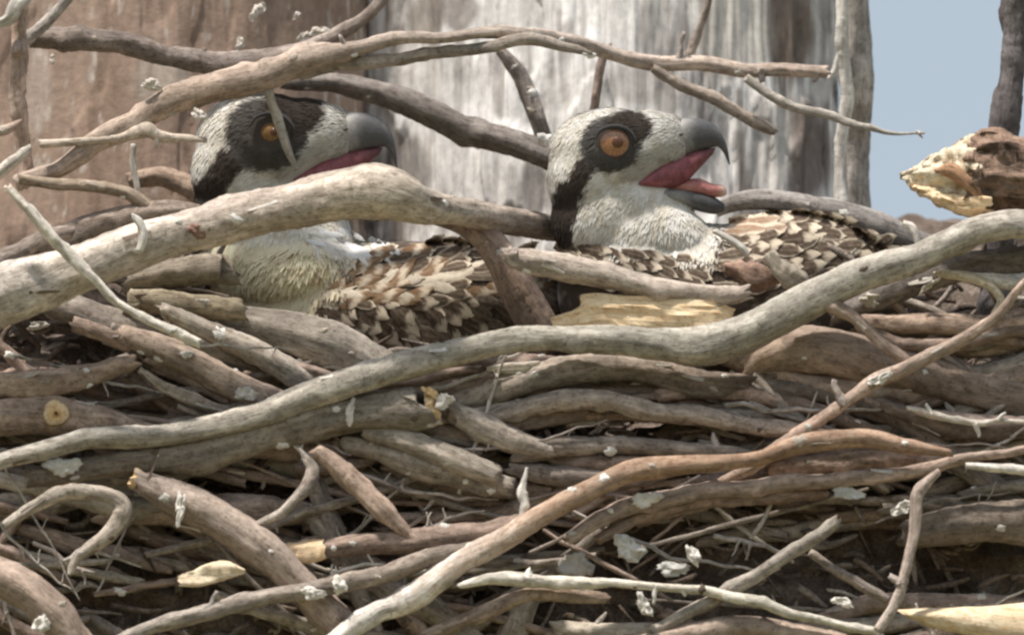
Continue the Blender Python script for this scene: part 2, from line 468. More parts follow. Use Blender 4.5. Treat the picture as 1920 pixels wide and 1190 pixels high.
def trunk(name, label, cx, cd, R, colf, relief=10, seed=0, z0=-0.1, z1=6.4, mat='trunk'):
    """upright dead trunk; fine rings where the camera sees it"""
    ctr = P(np.array(cx), np.array(300.), np.array(cd)); 
    zc = ctr[2]
    zz = np.concatenate([np.linspace(z0, zc - 0.32, 24)[:-1], np.linspace(zc - 0.32, zc + 0.26, 170), np.linspace(zc + 0.26, z1, 14)[1:]])
    m = 760
    th = np.linspace(0, 2 * math.pi, m, endpoint=False)
    TH, Z = np.meshgrid(th, zz)
    rp = R * (1 + 0.25 * smooth(2.0, 0.0, Z)) 
    hz = (Z - zc) / S
    q = np.stack([np.cos(TH) * R / 38, np.sin(TH) * R / 38, hz / 260], -1)
    f1 = fbm(q, seed, 4)
    q2 = np.stack([np.cos(TH) * R / 130, np.sin(TH) * R / 130, hz / 300], -1)
    f2 = fbm(q2, seed + 8, 3)
    fib = vnoise(np.stack([np.cos(TH) * R / 9, np.sin(TH) * R / 9, hz / 120], -1), seed + 2)
    rp = rp + fib * 3.0 * (relief > 8) + relief * (f1 * 1.2 + np.round(f2 * 2.2) * 0.9 + f2 * 1.6)
    # leaning axis, seen upright in the frame
    X = ctr[0] + np.sin(TH) * rp * S + 0.006 * np.sin(Z * 2.1 + seed)*0
    Y = ctr[1] - np.cos(TH) * rp * S
    V = np.stack([X, Y, Z], -1).reshape(-1, 3)
    px, py, pd = unP(V)
    tn = colf(px, py, pd, f1.ravel(), f2.ravel(), q.reshape(-1, 3))
    n = len(zz)
    idx = np.arange(n * m).reshape(n, m); a = idx[:-1]; b = idx[1:]
    F = np.stack([a, np.roll(a, -1, 1), np.roll(b, -1, 1), b], -1).reshape(-1, 4).tolist()
    F.append(idx[-1].tolist())
    o = mesh_obj(name, V, F, M[mat], None, tn, origin=(ctr[0], ctr[1], 0))
    return tag(o, label, 'tree trunk')

def lerp(a, b, t): 
    t = np.clip(t, 0, 1)[..., None]
    return np.asarray(a) * (1 - t) + np.asarray(b) * t

def blob(px, py, x, y, rx, ry, n, soft=0.35):
    r = np.hypot((px - x) / rx, (py - y) / ry) + n * 0.35
    return 1 - smooth(1 - soft, 1 + soft * .3, r)

def grey_cols(px, py, pd, f1, f2, q):
    st = fbm(q * np.array([1.3, 1.3, 0.7]), 41, 4)                  # long vertical streaks of droppings
    pt = fbm(q * np.array([0.5, 0.5, 0.9]), 47, 3)
    c = lerp((0.42, 0.39, 0.365), (0.68, 0.66, 0.63), smooth(-0.4, 0.3, f1*.6 + pt * .6))
    c = lerp(c, np.array((0.84, 0.825, 0.80)), smooth(-0.05, 0.2, st + pt * .4) * 0.85)
    c = lerp(c, np.array((0.22, 0.19, 0.17)), smooth(0.16, 0.34, -st - 0.3 * pt) * .8)
    n = st
    r = np.random.default_rng(14)
    for k in range(150):
        x0, y0, w_, l_ = r.uniform(600, 1640), r.uniform(-80, 420), r.uniform(5, 26), r.uniform(30, 190)
        if k % 3 == 0: w_ *= .5
        cc_ = [(0.82, 0.80, 0.76), (0.74, 0.72, 0.69), (0.30, 0.27, 0.245), (0.44, 0.41, 0.385)][r.choice(4, p=[.36, .22, .22, .2])]
        xx = np.abs(px - x0 - (py - y0) * r.uniform(-.08, .08) + st * 10) / w_; yy = (py - y0 + f1 * 22) / l_
        mk = (1 - smooth(.7, 1.0, xx)) * smooth(-.03, .05, yy) * (1 - smooth(.6, 1.0, yy + xx * .2))
        c = lerp(c, np.array(cc_), mk * r.uniform(.5, .95))
    for (x, y, rx, ry, col, k) in [
        (1480, 50, 52, 110, (0.20, 0.155, 0.125), .95), (1515, 290, 55, 115, (0.20, 0.165, 0.145), .95),
        (1380, 60, 70, 120, (0.60, 0.56, 0.50), .7), (1450, 280, 40, 110, (0.62, 0.59, 0.54), .7),
        (905, 330, 85, 110, (0.64, 0.62, 0.59), .85), (760, 320, 60, 80, (0.24, 0.22, 0.20), .8),
        (1000, 350, 32, 70, (0.20, 0.18, 0.165), .8), (840, 150, 120, 55, (0.62, 0.60, 0.56), .6),
        (1080, 170, 75, 60, (0.60, 0.57, 0.53), .6), (800, 40, 40, 50, (0.28, 0.24, 0.2), .7),
        (860, 20, 60, 45, (0.25, 0.22, 0.20), .8), (1240, 60, 60, 70, (0.33, 0.31, 0.29), .6),
        (1190, 160, 70, 50, (0.40, 0.37, 0.34), .7)]:
        c = lerp(c, np.array(col), blob(px, py, x, y, rx, ry, n) * k)
    return c

def brown_cols(px, py, pd, f1, f2, q):
    st = fbm(q * np.array([1.2, 1.2, 1.0]), 61, 4)
    c = lerp((0.29, 0.205, 0.155), (0.38, 0.285, 0.225), smooth(-0.6, 0.6, f1 * 0.2 + st * 0.5))
    c = lerp(c, np.array((0.115, 0.078, 0.058)), smooth(0.3, 0.6, -st) * .3)
    sp = fbm(q * np.array([2.2, 2.2, 6.0]), 71, 4)
    near = smooth(560, 680, px)
    c = lerp(c, np.array((0.58, 0.52, 0.46)), smooth(0.3 - near * .3, 0.5 - near * .3, sp) * 0.75)
    c = c * (1 + 0.16 * fbm(q * np.array([4, 4, 14.0]), 91, 3))[:, None]
    for (x, y, rx, ry, col, k) in [(300, 150, 55, 70, (0.52, 0.45, 0.38), .7), (60, 170, 45, 90, (0.46, 0.38, 0.33), .6),
                                   (20, 90, 40, 120, (0.2, 0.14, 0.11), .5)]:
        c = lerp(c, np.array(col), blob(px, py, x, y, rx, ry, st) * k)
    return c

trunk('dead_tree_trunk', 'broad grey dead trunk behind both chicks, streaked white with droppings', 1112, 1240, 478, grey_cols, 11, 3)
trunk('dead_tree_trunk', 'smooth reddish brown dead trunk at the left behind the sticks', 215, 1040, 486, brown_cols, 5, 9, z1=6.2, mat='trunk_smooth')

# pale stripped pole standing at the right edge of the grey trunk
stick('stripped_pole', 'pale upright stripped pole along the right edge of the grey trunk, against the sky',
      [(1606, -700, 30), (1600, -200, 30), (1601, 0, 30), (1605, 120, 30), (1606, 260, 28), (1600, 380, 32), (1600, 620, 34), (1600, 1500, 40)],
      'grey', 690, cat='dead branch', group=None, lean=False, seg=130, tints=[(1.05, 1.05, 1.05)] * 2, knots=6)
stick('stripped_pole', 'thin upright splinter before the pale pole, painted white as its sunlit left side, forked midway',
      [(1576, -160, 11), (1580, 0, 12), (1578, 80, 13), (1586, 180, 13), (1578, 260, 11), (1580, 380, 15), (1584, 520, 16)],
      'white', 640, cat='dead branch', group=None, lean=False, stubs=[(0.36, -26, 52, 6)])  # white wood puts the light from the left into the colour
stick('upright_branch', 'dark grey upright branch at the right edge, standing above the broken stub',
      [(1925, -160, 26), (1912, -20, 25), (1902, 80, 26), (1893, 150, 25), (1880, 220, 26), (1873, 300, 28), (1870, 420, 30), (1868, 620, 30)],
      'dark', 250, cat='branch', group=None, lean=False, tints=[(0.8, 0.8, 0.85)] * 2, knots=5)

# ------------------------------------------------------------------ the nest body
def nest_core():
    prof = np.array([(520, 1150), (570, 800), (610, 560), (650, 400), (700, 300), (780, 185), (880, 140), (1000, 90), (1150, 45), (1300, 50), (1450, 180), (1560, 450), (1600, 900), (1560, 1200)], float)
    pr = catmull(prof, 110)
    xs = np.linspace(-420, 2340, 230)
    Xg, I = np.meshgrid(xs, np.arange(110))
    Yg = pr[:, 0][:, None] + 0 * Xg; Dg = pr[:, 1][:, None] + 0 * Xg
    up = smooth(900, 560, Yg)
    Yg = Yg - up * (smooth(430, 250, Xg) * 130 + smooth(1480, 1720, Xg) * 115)
    edge = np.maximum(smooth(100, -420, Xg), smooth(1850, 2340, Xg))
    Dg = Dg + edge * 250
    q = np.stack([Xg / 70, Yg / 38, Dg / 60], -1)
    Dg = Dg + fbm(q, 15, 4) * 60; Yg = Yg + fbm(q, 25, 4) * 34
    V = P(Xg, Yg, Dg).reshape(-1, 3)
    idx = np.arange(V.shape[0]).reshape(Xg.shape)
    F = np.stack([idx[:-1, :-1], idx[1:, :-1], idx[1:, 1:], idx[:-1, 1:]], -1).reshape(-1, 4).tolist()
    t = fbm(q * 2, 35, 4).ravel()
    c = lerp((0.15, 0.115, 0.092), (0.36, 0.295, 0.245), smooth(-.4, .6, t))  # dark brown backing added so the gaps between sticks read as shade
    o = mesh_obj('litter_gap_backing', V, F, M['litter'], None, c)
    tag(o, 'packed litter of soil and rotten bark, an added backing that darkens the nest gaps', 'nest litter', kind='stuff')
nest_core()

def litter():
    """thousands of scraps too small to count: twiglets, bark crumbs, dry grass"""
    Vs, Fs, Ts, Bs = [], [], [], []; base = 0
    r = np.random.default_rng(21)
    for k in range(1500):
        x = r.uniform(-60, 1980); y = r.uniform(590, 1230)
        if k % 4 == 0 and (x < 420 or x > 1520): y = r.uniform(470, 640)
        if y < 640 and 470 < x < 1560: y += 90
        ln = r.uniform(18, 85) * (1 if r.random() < .8 else 1.6); a = r.normal(0, 0.5) if r.random() < .75 else r.uniform(-1.5, 1.5)
        dx = math.cos(a) * ln / 2; dy = math.sin(a) * ln / 2; cv = r.normal(0, ln * .1); rad = r.uniform(2.2, 7.5)
        dd = r.uniform(60, 190) + (140 if y < 700 else 60 if y < 760 else 0)
        V, F, tn, bk, *_ = tube_data([(x - dx, y - dy, rad), (x + cv * .3, y + cv, rad * r.uniform(.8, 1.3)), (x + dx, y + dy, rad * .6)], dd, seed=k, seg=7, sides=5, jag=.8, knots=0)
        c = np.array([(0.22, 0.17, 0.135), (0.32, 0.27, 0.23), (0.42, 0.36, 0.31), (0.14, 0.11, 0.09), (0.62, 0.57, 0.5)][r.choice(5, p=[.4, .3, .1, .18, .02])])
        Vs.append(V); Ts.append(np.broadcast_to(c * r.uniform(.8, 1.2), V.shape)); Bs.append(bk)
        Fs += [[i + base for i in f] for f in F]; base += len(V)
    o = mesh_obj('nest_scraps', np.vstack(Vs), Fs, M['litter'], None, np.vstack(Ts), np.vstack(Bs))
    tag(o, 'fine twiglets, bark crumbs and dry stems packed between the nest sticks', 'nest litter', kind='stuff')
litter()

# ------------------------------------------------------------------ chicks
DARK = np.array((0.045, 0.036, 0.030)); CREAM = np.array((0.70, 0.655, 0.56)); WHITE = np.array((0.78, 0.765, 0.72)); GREYF = np.array((0.44, 0.43, 0.405))
def capsule(u, v, ax, ay, bx, by):
    px, py = u - ax, v - ay; dx, dy = bx - ax, by - ay
    t = np.clip((px * dx + py * dy) / (dx * dx + dy * dy), 0, 1)
    return np.hypot(px - t * dx, py - t * dy), t

def head_cols(u, v, w, jit):
    """u right, v down from the eye, in head pixels"""
    n = fbm(np.stack([u / 14, v / 14, w / 14], -1), 5, 3)
    n2 = fbm(np.stack([(u + v) / 26, (v - u) / 7, w / 12], -1), 8, 2)
    c = lerp(CREAM * .92, WHITE, smooth(-.4, .5, n))
    c = lerp(c, GREYF * 0.95, smooth(-35, -80, v + u * .1 + n * 22) * .22)                     # grey-streaked crown
    c = lerp(c, GREYF * 0.6, smooth(-95, -125, u) * smooth(-.1, .35, n2) * .8)                    # streaked nape
    c = lerp(c, GREYF * 1.0, smooth(60, 115, u + n * 10) * smooth(80, 55, v) * .5)                # lore
    c = lerp(c, np.array((0.17, 0.155, 0.14)), smooth(45, 28, np.hypot((u - 68) / 1.5, v - 48) + n * 10) * .45)
    dd, t = capsule(u, v, -42, 38, -84, 92); d2, _ = capsule(u, v, -84, 92, -104, 166)
    nn = n * 9 + jit * 4
    c = lerp(c, DARK * 1.3, smooth(24, 15, dd + nn))
    c = lerp(c, DARK * 1.15, smooth(32, 22, d2 + nn))
    c = lerp(c, np.array((0.085, 0.078, 0.072)), smooth(58, 49, np.hypot(u * 0.93, (v - 2) * 1.02) + nn * .6))
    c = lerp(c, DARK, smooth(1.15, .85, np.hypot((u - 36) / 46, (v + 30) / 31) + nn / 60))
    return c

def body_cols(x, y, w, jit):
    n = fbm(np.stack([x / 24, y / 13, w / 24], -1), 12, 3)
    c = lerp(np.array((0.085, 0.064, 0.048)), np.array((0.28, 0.23, 0.18)), smooth(.05, .4, n + jit * .3))
    return c

def ellip(bmv, bmf, c, r, rot=0.0):
    """uv-ellipsoid in pixel space appended to lists"""
    nu, nv = 20, 12
    th = np.linspace(0, 2 * math.pi, nu, endpoint=False); ph = np.linspace(0, math.pi, nv + 1)[1:-1]
    b0 = len(bmv)
    ca, sa = math.cos(rot), math.sin(rot)
    def put(x, y, z): bmv.append((c[0] + x * ca - y * sa, c[1] + x * sa + y * ca, c[2] + z))
    put(-r[0], 0, 0)
    for p in ph:
        for t in th: put(-r[0] * math.cos(p), r[1] * math.sin(p) * math.cos(t), r[2] * math.sin(p) * math.sin(t))
    put(r[0], 0, 0)
    for k in range(nu): bmf.append((b0, b0 + 1 + k, b0 + 1 + (k + 1) % nu))
    for i in range(nv - 2):
        for k in range(nu):
            a = b0 + 1 + i * nu; bmf.append((a + k, a + nu + k, a + nu + (k + 1) % nu, a + (k + 1) % nu))
    e = b0 + 1 + (nv - 2) * nu
    for k in range(nu): bmf.append((e + k, b0 + 1 + (nv - 1) * nu, e + (k + 1) % nu))

def remesh_px(parts, voxel=6.0, sm=6):
    v, f = [], []
    for c, r, rot in parts: ellip(v, f, c, r, rot)
    me = bpy.data.meshes.new('tmp'); me.from_pydata(v, [], f)
    o = bpy.data.objects.new('tmp', me); COL.objects.link(o)
    md = o.modifiers.new('r', 'REMESH'); md.mode = 'VOXEL'; md.voxel_size = voxel
    ms = o.modifiers.new('s', 'SMOOTH'); ms.factor = 0.8; ms.iterations = sm
    dg = bpy.context.evaluated_depsgraph_get(); ev = o.evaluated_get(dg).to_mesh()
    V = np.array([tuple(q.co) for q in ev.vertices]); F = [tuple(p.vertices) for p in ev.polygons]
    o.evaluated_get(dg).to_mesh_clear()
    bpy.data.objects.remove(o); bpy.data.meshes.remove(me)
    return V, F

def chick(label, eye, rot, sc, d0, body, feathers, beak_k, seed, neckfill, eye_k=1.0, mask_k=1.0, buff=None):
    """head laid out round the eye (u, v, w) then turned, scaled and set at depth d0"""
    ca, sa = math.cos(rot) * sc, math.sin(rot) * sc
    def H(u, v, w):
        u = np.asarray(u, float); v = np.asarray(v, float); w = np.asarray(w, float)
        return eye[0] + u * ca - v * sa, eye[1] + u * sa + v * ca, d0 + w * sc
    def Hinv(x, y, d):
        X = (x - eye[0]) / sc / sc; Y = (y - eye[1]) / sc / sc
        return X * ca + Y * sa, -X * sa + Y * ca, (d - d0) / sc
    head = [((-8, 18, 0), (116, 84, 74), 0.0), ((62, 0, 0), (80, 62, 54), 0.02), ((98, -8, 0), (44, 46, 36), 0.1),
            ((-50, 60, 0), (76, 92, 72), 0.25), ((10, 120, 4), (112, 78, 66), 0.0), ((85, 112, 2), (66, 28, 30), 0.1),
            ((-25, 140, 8), (94, 96, 78), 0.0), ((45, 178, 5), (118, 78, 74), 0.1), ((92, 142, 4), (58, 34, 44), .15)]
    parts = []
    for c, r, a in head:
        x, y, z = H(*c); parts.append(((float(x), float(y), float(z)), tuple(k * sc for k in r), a + rot))
    parts += [(tuple(c), r, a) for c, r, a in body]
    V, F = remesh_px(parts, 6.0, 7)
    # feather-tract relief
    nn = fbm(V / 16.0, seed, 3)
    cen = V.mean(0)
    W = P(V[:, 0], V[:, 1], V[:, 2] + nn * 3)
    u, v, w = Hinv(V[:, 0], V[:, 1], V[:, 2])
    isbody = smooth(150, 185, v + smooth(60, 160, u) * 45 + nn * 12)
    def cols(V, jit):
        u, v, w = Hinv(V[:, 0], V[:, 1], V[:, 2])
        k = smooth(neckfill - 10, neckfill + 22, v - smooth(60, 150, u) * 34 + smooth(170, 235, u + jit * 10) * 200 + jit * 14)
        bc_ = body_cols(V[:, 0], V[:, 1], V[:, 2], jit)
        if buff:
            nb_ = fbm(np.stack([V[:, 0] / 34, V[:, 1] / 14, V[:, 2] / 30], -1), 77, 3)
            cb_ = lerp(np.array((0.86, 0.765, 0.55)), np.array((0.82, 0.80, 0.74)), smooth(462, 425, V[:, 1] + nb_ * 20))
            cb_ = lerp(cb_, np.array((0.50, 0.36, 0.22)), smooth(.28, .5, nb_ + jit * .1) * .7)
            bc_ = lerp3(bc_, cb_, smooth(buff[2] + 20, buff[2] - 20, V[:, 0] + (V[:, 1] - 500) * .9 + nb_ * 40) * smooth(600, 580, V[:, 1] + nb_ * 10))
        return lerp3(head_cols(u / mask_k, v / mask_k, w, jit), bc_, k)
    def lerp3(a, b, t): return a * (1 - t[:, None]) + b * t[:, None]
    root = empty('osprey_chick', P(np.array(cen[0]), np.array(V[:, 1].max()), np.array(cen[2])))
    tag(root, label, 'bird', 'osprey chicks in the nest')
    mesh_obj('body', W, F, M['skin'], root, cols(V, nn * .6))
    # --- plumage: small overlapping feathers all over, each a bent blade
    r = np.random.default_rng(seed)
    tri = np.array([t for f in F for t in ((f[0], f[1], f[2]), (f[0], f[2], f[3]))] if len(F[0]) == 4 else F)
    A, B, C = V[tri[:, 0]], V[tri[:, 1]], V[tri[:, 2]]
    nr = np.cross(B - A, C - A); ar = np.linalg.norm(nr, axis=1); nr /= ar[:, None] + 1e-9
    ctr = (A + B + C) / 3
    u, v, w = Hinv(ctr[:, 0], ctr[:, 1], ctr[:, 2])
    dens = ar * np.where(v + smooth(185, 240, u) * 220 < neckfill + 12, 1.0, np.where(ctr[:, 2] < cen[2] + 20, 0.9 * (ctr[:, 0] < buff[2] + 10) if buff else 0.0, 0.12)) * np.where(ctr[:, 2] < d0 + 60, 1.0, 0.3)
    nf = 24000
    pick = r.choice(len(tri), nf, p=dens / dens.sum())
    b1 = r.random(nf); b2 = r.random(nf); fl = b1 + b2 > 1; b1[fl] = 1 - b1[fl]; b2[fl] = 1 - b2[fl]
    R0 = A[pick] + (B - A)[pick] * b1[:, None] + (C - A)[pick] * b2[:, None]
    Nn = nr[pick]
    u, v, w = Hinv(R0[:, 0], R0[:, 1], R0[:, 2])
    keep = ~((np.hypot(u, v) < 36) & (np.abs(w) > 20)) & ~((u > 134) & (v < 60)) & ~((u > 30) & (v > 30) & (v < 94) & (u > 36 + (np.abs(v - 76) * .9)))
    R0, Nn, u, v = R0[keep], Nn[keep], u[keep], v[keep]; nf = len(R0)
    # lie of the feathers: back from the beak over the crown, then down the neck and breast
    fu = -0.9 - 0 * u; fv = 0.25 + smooth(-20, -110, u) * 1.6 + smooth(40, 130, v) * 0.75
    fu = fu * (1 - smooth(60, 170, v) * .55) + smooth(20, 120, u) * smooth(80, 150, v) * .4
    fx = fu * math.cos(rot) - fv * math.sin(rot); fy = fu * math.sin(rot) + fv * math.cos(rot)
    Dv = np.stack([fx, fy, r.normal(0, .12, nf)], 1) + r.normal(0, .14, (nf, 3))
    Dv -= Nn * np.sum(Dv * Nn, 1)[:, None]; Dv /= np.linalg.norm(Dv, axis=1)[:, None] + 1e-9
    Bv = np.cross(Nn, Dv)
    hd = smooth(120, 220, v)
    Ln = (9 + 8 * r.random(nf)) * (1 + hd * .9) * sc; Wd = (1.1 + .9 * r.random(nf)) * (1 + hd * 1.0) * sc
    lift = 0.03 + 0.09 * r.random(nf)
    jit = r.normal(0, .35, nf)
    cc = cols(R0, jit) * (1 + r.normal(0, .06, nf))[:, None]
    cc = np.clip(cc, 0.02, .85)
    pts = []
    for (t, ww, lf) in ((0, .6, 0.0), (.5, 1.0, .8), (1.0, .15, 1.0)):
        c_ = R0 + Dv * (Ln * t)[:, None] + Nn * (Ln * lift * lf + .6)[:, None]
        pts.append(c_ - Bv * (Wd * ww)[:, None]); pts.append(c_ + Bv * (Wd * ww)[:, None])
    PV = np.stack(pts, 1).reshape(-1, 3)
    k = np.arange(nf)[:, None] * 6
    PF = np.concatenate([k + np.array([0, 1, 3, 2]), k + np.array([2, 3, 5, 4])], 0)
    tip = np.array([.95, .95, 1, 1, 1.06, 1.06])
    PT = (cc[:, None, :] * tip[None, :, None]).reshape(-1, 3)
    o = mesh_obj('plumage', P(PV[:, 0], PV[:, 1], PV[:, 2]), PF, M['feather'], root, PT)
    tag(o, kind='stuff')
    # --- large feathers on wing and back, one object each
    bvh = BVHTree.FromPolygons([Vector(q) for q in V], F)
    for (x, y, ang, ln, wd, kind) in feathers:
        hit = bvh.ray_cast(Vector((x, y, d0 - 900)), Vector((0, 0, 1)))
        if hit[0] is None: continue
        p0 = np.array(hit[0]); nv = np.array(hit[1]); nv = nv if nv[2] < 0 else -nv
        dv = np.array([math.cos(ang), math.sin(ang), 0.0]); bv = np.array([-dv[1], dv[0], 0.0])
        nl, nw = 12, 7
        fv_, ft_ = [], []
        wob = r.uniform(-.12, .12); rank = r.uniform(0, 3); split = r.uniform(.3, .9)
        for i in range(nl):
            t = i / (nl - 1)
            hw = wd / 2 * min(1, .55 + t) * max(.12, 1 - max(0, (t - .45) / .55) ** 3.2) ** .5
            for j in range(nw):
                s_ = (j - (nw - 1) / 2) / ((nw - 1) / 2)
                tt_ = t + (r.uniform(-.035, .035) if abs(s_) > .6 or t > .9 else 0) - .10 * abs(s_) * t
                c_ = p0 + dv * (ln * (tt_ - .25)) + bv * (hw * s_ * (1 + r.uniform(-.06, .06)) + wob * ln * t * t)
                h2 = bvh.ray_cast(Vector((c_[0], c_[1], d0 - 900)), Vector((0, 0, 1)))
                z_ = h2[0][2] if h2[0] is not None and abs(h2[0][2] - p0[2]) < 70 else p0[2]
                c_[2] = z_ - (3 + rank + 2.8 * t - 1.2 * s_ * s_)
                fv_.append(c_)
                dk = np.array((0.082, 0.056, 0.039)); bf = np.array((0.70, 0.60, 0.47))
                if kind == 'spot': m_ = smooth(.58, .72, t + r.uniform(-.07, .07)) * (1 - .55 * s_ * s_)
                elif kind == 'edge': m_ = max(smooth(.82, .93, t), smooth(.55, 1.0, abs(s_)) * .75)
                elif kind == 'dark': m_ = .12 + .2 * (abs(s_) > .9)
                elif kind == 'down': m_ = .9; dk = np.array((.5, .48, .44)); bf = np.array((0.80, 0.78, 0.73))
                elif kind == 'bar': m_ = smooth(.2, .7, math.sin(t * 9 + s_ + rank)) * .8; dk = np.array((0.22, 0.135, 0.075))
                elif kind == 'rust': dk = np.array((0.26, 0.16, 0.10)); m_ = smooth(.4, 1, abs(s_) + t * .4)
                else: m_ = .85 - .5 * (r.random() < .12); dk = np.array((0.3, 0.24, 0.17)); bf = np.array((0.72, 0.64, 0.52))
                if j == nw // 2: m_ = min(1, m_ + .15)
                m_ = min(1, max(0, m_ + r.uniform(-.1, .1)))
                ft_.append(dk * (1 - m_) + bf * m_)
        ix = np.arange(nl * nw).reshape(nl, nw)
        ff = np.stack([ix[:-1, :-1], ix[:-1, 1:], ix[1:, 1:], ix[1:, :-1]], -1).reshape(-1, 4).tolist()
        fv_ = np.array(fv_)
        mesh_obj('feather', P(fv_[:, 0], fv_[:, 1], fv_[:, 2]), ff, M['feather'], root, np.clip(np.array(ft_) * r.uniform(.8, 1.2), 0.02, .8))
    # --- eyes, one on each side of the head
    for sd in (-1, 1):
        hitx, hity, _ = H(0, 0, 0)
        hit = bvh.ray_cast(Vector((float(hitx), float(hity), d0 + sd * 400)), Vector((0, 0, -sd)))
        ez = (hit[0][2] if hit[0] else d0 + sd * 70)
        def ball(name, cu, cv, rr, bulge, mat, par, off, tint=None):
            nu, nv = 28, 9; pv = []; 
            for i in range(nv):
                a = (i / (nv - 1)) * math.pi / 2
                for k2 in range(nu):
                    b = 2 * math.pi * k2 / nu
                    x, y, _ = H(cu + rr * math.sin(a) * math.cos(b), cv + rr * math.sin(a) * math.sin(b) * .95, 0)
                    pv.append((float(x), float(y), ez + sd * (off + bulge * math.cos(a)) * sc))
            pv = np.array(pv); ix = np.arange(nu * nv).reshape(nv, nu)
            ff = np.stack([ix[:-1], ix[1:], np.roll(ix[1:], -1, 1), np.roll(ix[:-1], -1, 1)], -1).reshape(-1, 4).tolist()
            return mesh_obj(name, P(pv[:, 0], pv[:, 1], pv[:, 2]), ff, mat, par)
        rim = ball('eye_rim', -2, 1, 36, 5, M['lid'], root, -2)
        ey = ball('eye', 0, 0, 28 * eye_k, 9, M['iris'] if eye_k == 1 else M['iris_dull'], root, -1)
        arc = [(-36, -6), (-27, -22), (-8, -30), (14, -29), (30, -19), (40, -4)]
        ap = []
        for q_, (a_, b_) in enumerate(arc):
            x_, y_, _ = H(a_, b_, 0); ap.append((float(x_), float(y_), (1.5, 3, 4, 4.5, 4, 2)[q_] * sc))
        bt = tube_data(ap, ez + sd * 5.5 * sc, lean=False, seed=seed, seg=24, sides=10, wig=.1, rough=1.5)
        mesh_obj('brow', bt[0], bt[1], M['skin'], root, np.full((len(bt[0]), 3), .05))
        ball('pupil', 6, -1, 11 * eye_k, 3.2, M['pupil'], ey, 7.2)
    # --- beak
    def hl(name, top, bot, th, mat, colf, n=26, m=16, power=.9, rid=.03):
        T_ = [tuple(float(q) for q in H(a, b, 0)[:2]) for a, b in top]; B_ = [tuple(float(q) for q in H(a, b, 0)[:2]) for a, b in bot]
        return loft(name, None, T_, B_, d0, [q * sc for q in th], mat, parent=root, n=n, m=m, power=power, ridged=rid, lean=False, jag=.05, col_fn=colf, seed=seed)
    def hornc(x, y, z):
        u, v, w = Hinv(x, y, z); n = fbm(np.stack([u / 9, v / 9, w / 9], -1), 3)
        c = lerp(np.array((0.38, 0.37, 0.35)), np.array((0.095, 0.095, 0.10)), smooth(114, 160, u + n * 14))
        return lerp(c, np.array((0.24, 0.22, 0.21)), smooth(.1, .6, n) * .5) * beak_k
    def roofc(x, y, z):
        u, v, w = Hinv(x, y, z); n = fbm(np.stack([u / 16, v / 10, w / 9], -1), 13)
        c = lerp(np.array((0.33, 0.105, 0.125)), np.array((0.17, 0.05, 0.06)), smooth(-.2, .5, n))
        return lerp(c, np.array((0.10, 0.055, 0.055)), smooth(140, 185, u) * .6)
    def pinkc(x, y, z):
        u, v, w = Hinv(x, y, z); n = fbm(np.stack([u / 12, v / 8, w / 9], -1), 23)
        c = lerp(np.array((0.42, 0.16, 0.15)), np.array((0.60, 0.30, 0.26)), smooth(-.3, .4, n))
        return lerp(c, np.array((0.70, 0.52, 0.42)), smooth(190, 212, u))
    hl('upper_beak', [(112, -40), (134, -46), (162, -45), (187, -34), (204, -12), (213, 14), (217, 40)],
       [(114, 28), (134, 26), (158, 18), (180, 10), (194, 8), (205, 20), (215, 42)], [30, 28, 22, 17, 12, 8, 2.5], 'beak', hornc)
    hl('mouth_lining', [(44, 74), (72, 50), (104, 30), (140, 18), (172, 12), (190, 9)],
       [(48, 80), (78, 87), (106, 86), (132, 76), (160, 48), (184, 22)], [54, 52, 42, 27, 17, 6], 'mouth', roofc, power=.75)
    hl('tongue', [(104, 82), (132, 70), (160, 67), (184, 77), (204, 80), (212, 90)],
       [(106, 92), (134, 95), (162, 98), (184, 102), (202, 101), (210, 97)], [14, 17, 18, 16, 11, 4], 'mouth', pinkc)
    hl('lower_beak', [(58, 86), (95, 84), (130, 87), (162, 93), (188, 102), (206, 114)],
       [(66, 100), (98, 108), (130, 119), (160, 129), (188, 134), (206, 128)], [42, 34, 29, 25, 18, 6], 'beak', lambda x, y, z: hornc(x, y, z) * .75)
    nx = [(float(H(a, b, 0)[0]), float(H(a, b, 0)[1])) for a, b in ((112, -8), (120, -14), (128, -17))]
    stickv = tube_data([(nx[0][0], nx[0][1], 2.2), (nx[1][0], nx[1][1], 3), (nx[2][0], nx[2][1], 2)], d0 - 33 * sc, lean=False, seed=3, seg=8, sides=8)
    mesh_obj('nostril', stickv[0], stickv[1], M['lid'], root)
    return root

rf = np.random.default_rng(5)
f1 = []
# left chick: folded wing between the pale log and the long front branch
for row, (y0, kind, ln, wd, step, ang) in enumerate([
        (472, 'edge', 60, 24, 30, -.25), (492, 'bar', 66, 22, 26, -.35), (513, 'bar', 70, 22, 28, -.25), (532, 'cream', 76, 22, 27, -.15),
        (552, 'edge', 62, 26, 30, -.1), (570, 'spot', 58, 30, 32, .45), (592, 'spot', 58, 32, 33, .5), (614, 'spot', 58, 32, 34, .5), (636, 'spot', 56, 32, 33, .45), (656, 'spot', 50, 30, 36, .4)]):
    for x in np.arange(610 if row > 3 else 655 - row * 14, 1040, step):
        yy = y0 - (x - 780) * (.16 if row < 4 else .10) + rf.normal(0, 4)
        k = kind
        if kind == 'bar' and x > 740: k = 'edge'
        if kind == 'cream' and x > 880: k = 'spot'
        if kind == 'edge' and row == 4 and x < 640: k = 'cream'
        if k == 'spot' and rf.random() < .28: k = 'dark'
        if k == 'edge' and rf.random() < .3: k = 'bar'
        f1.append((x + rf.normal(0, 6), yy + rf.normal(0, 4), ang + rf.normal(0, .2), ln * rf.uniform(.8, 1.35), wd * rf.uniform(.8, 1.15), k))
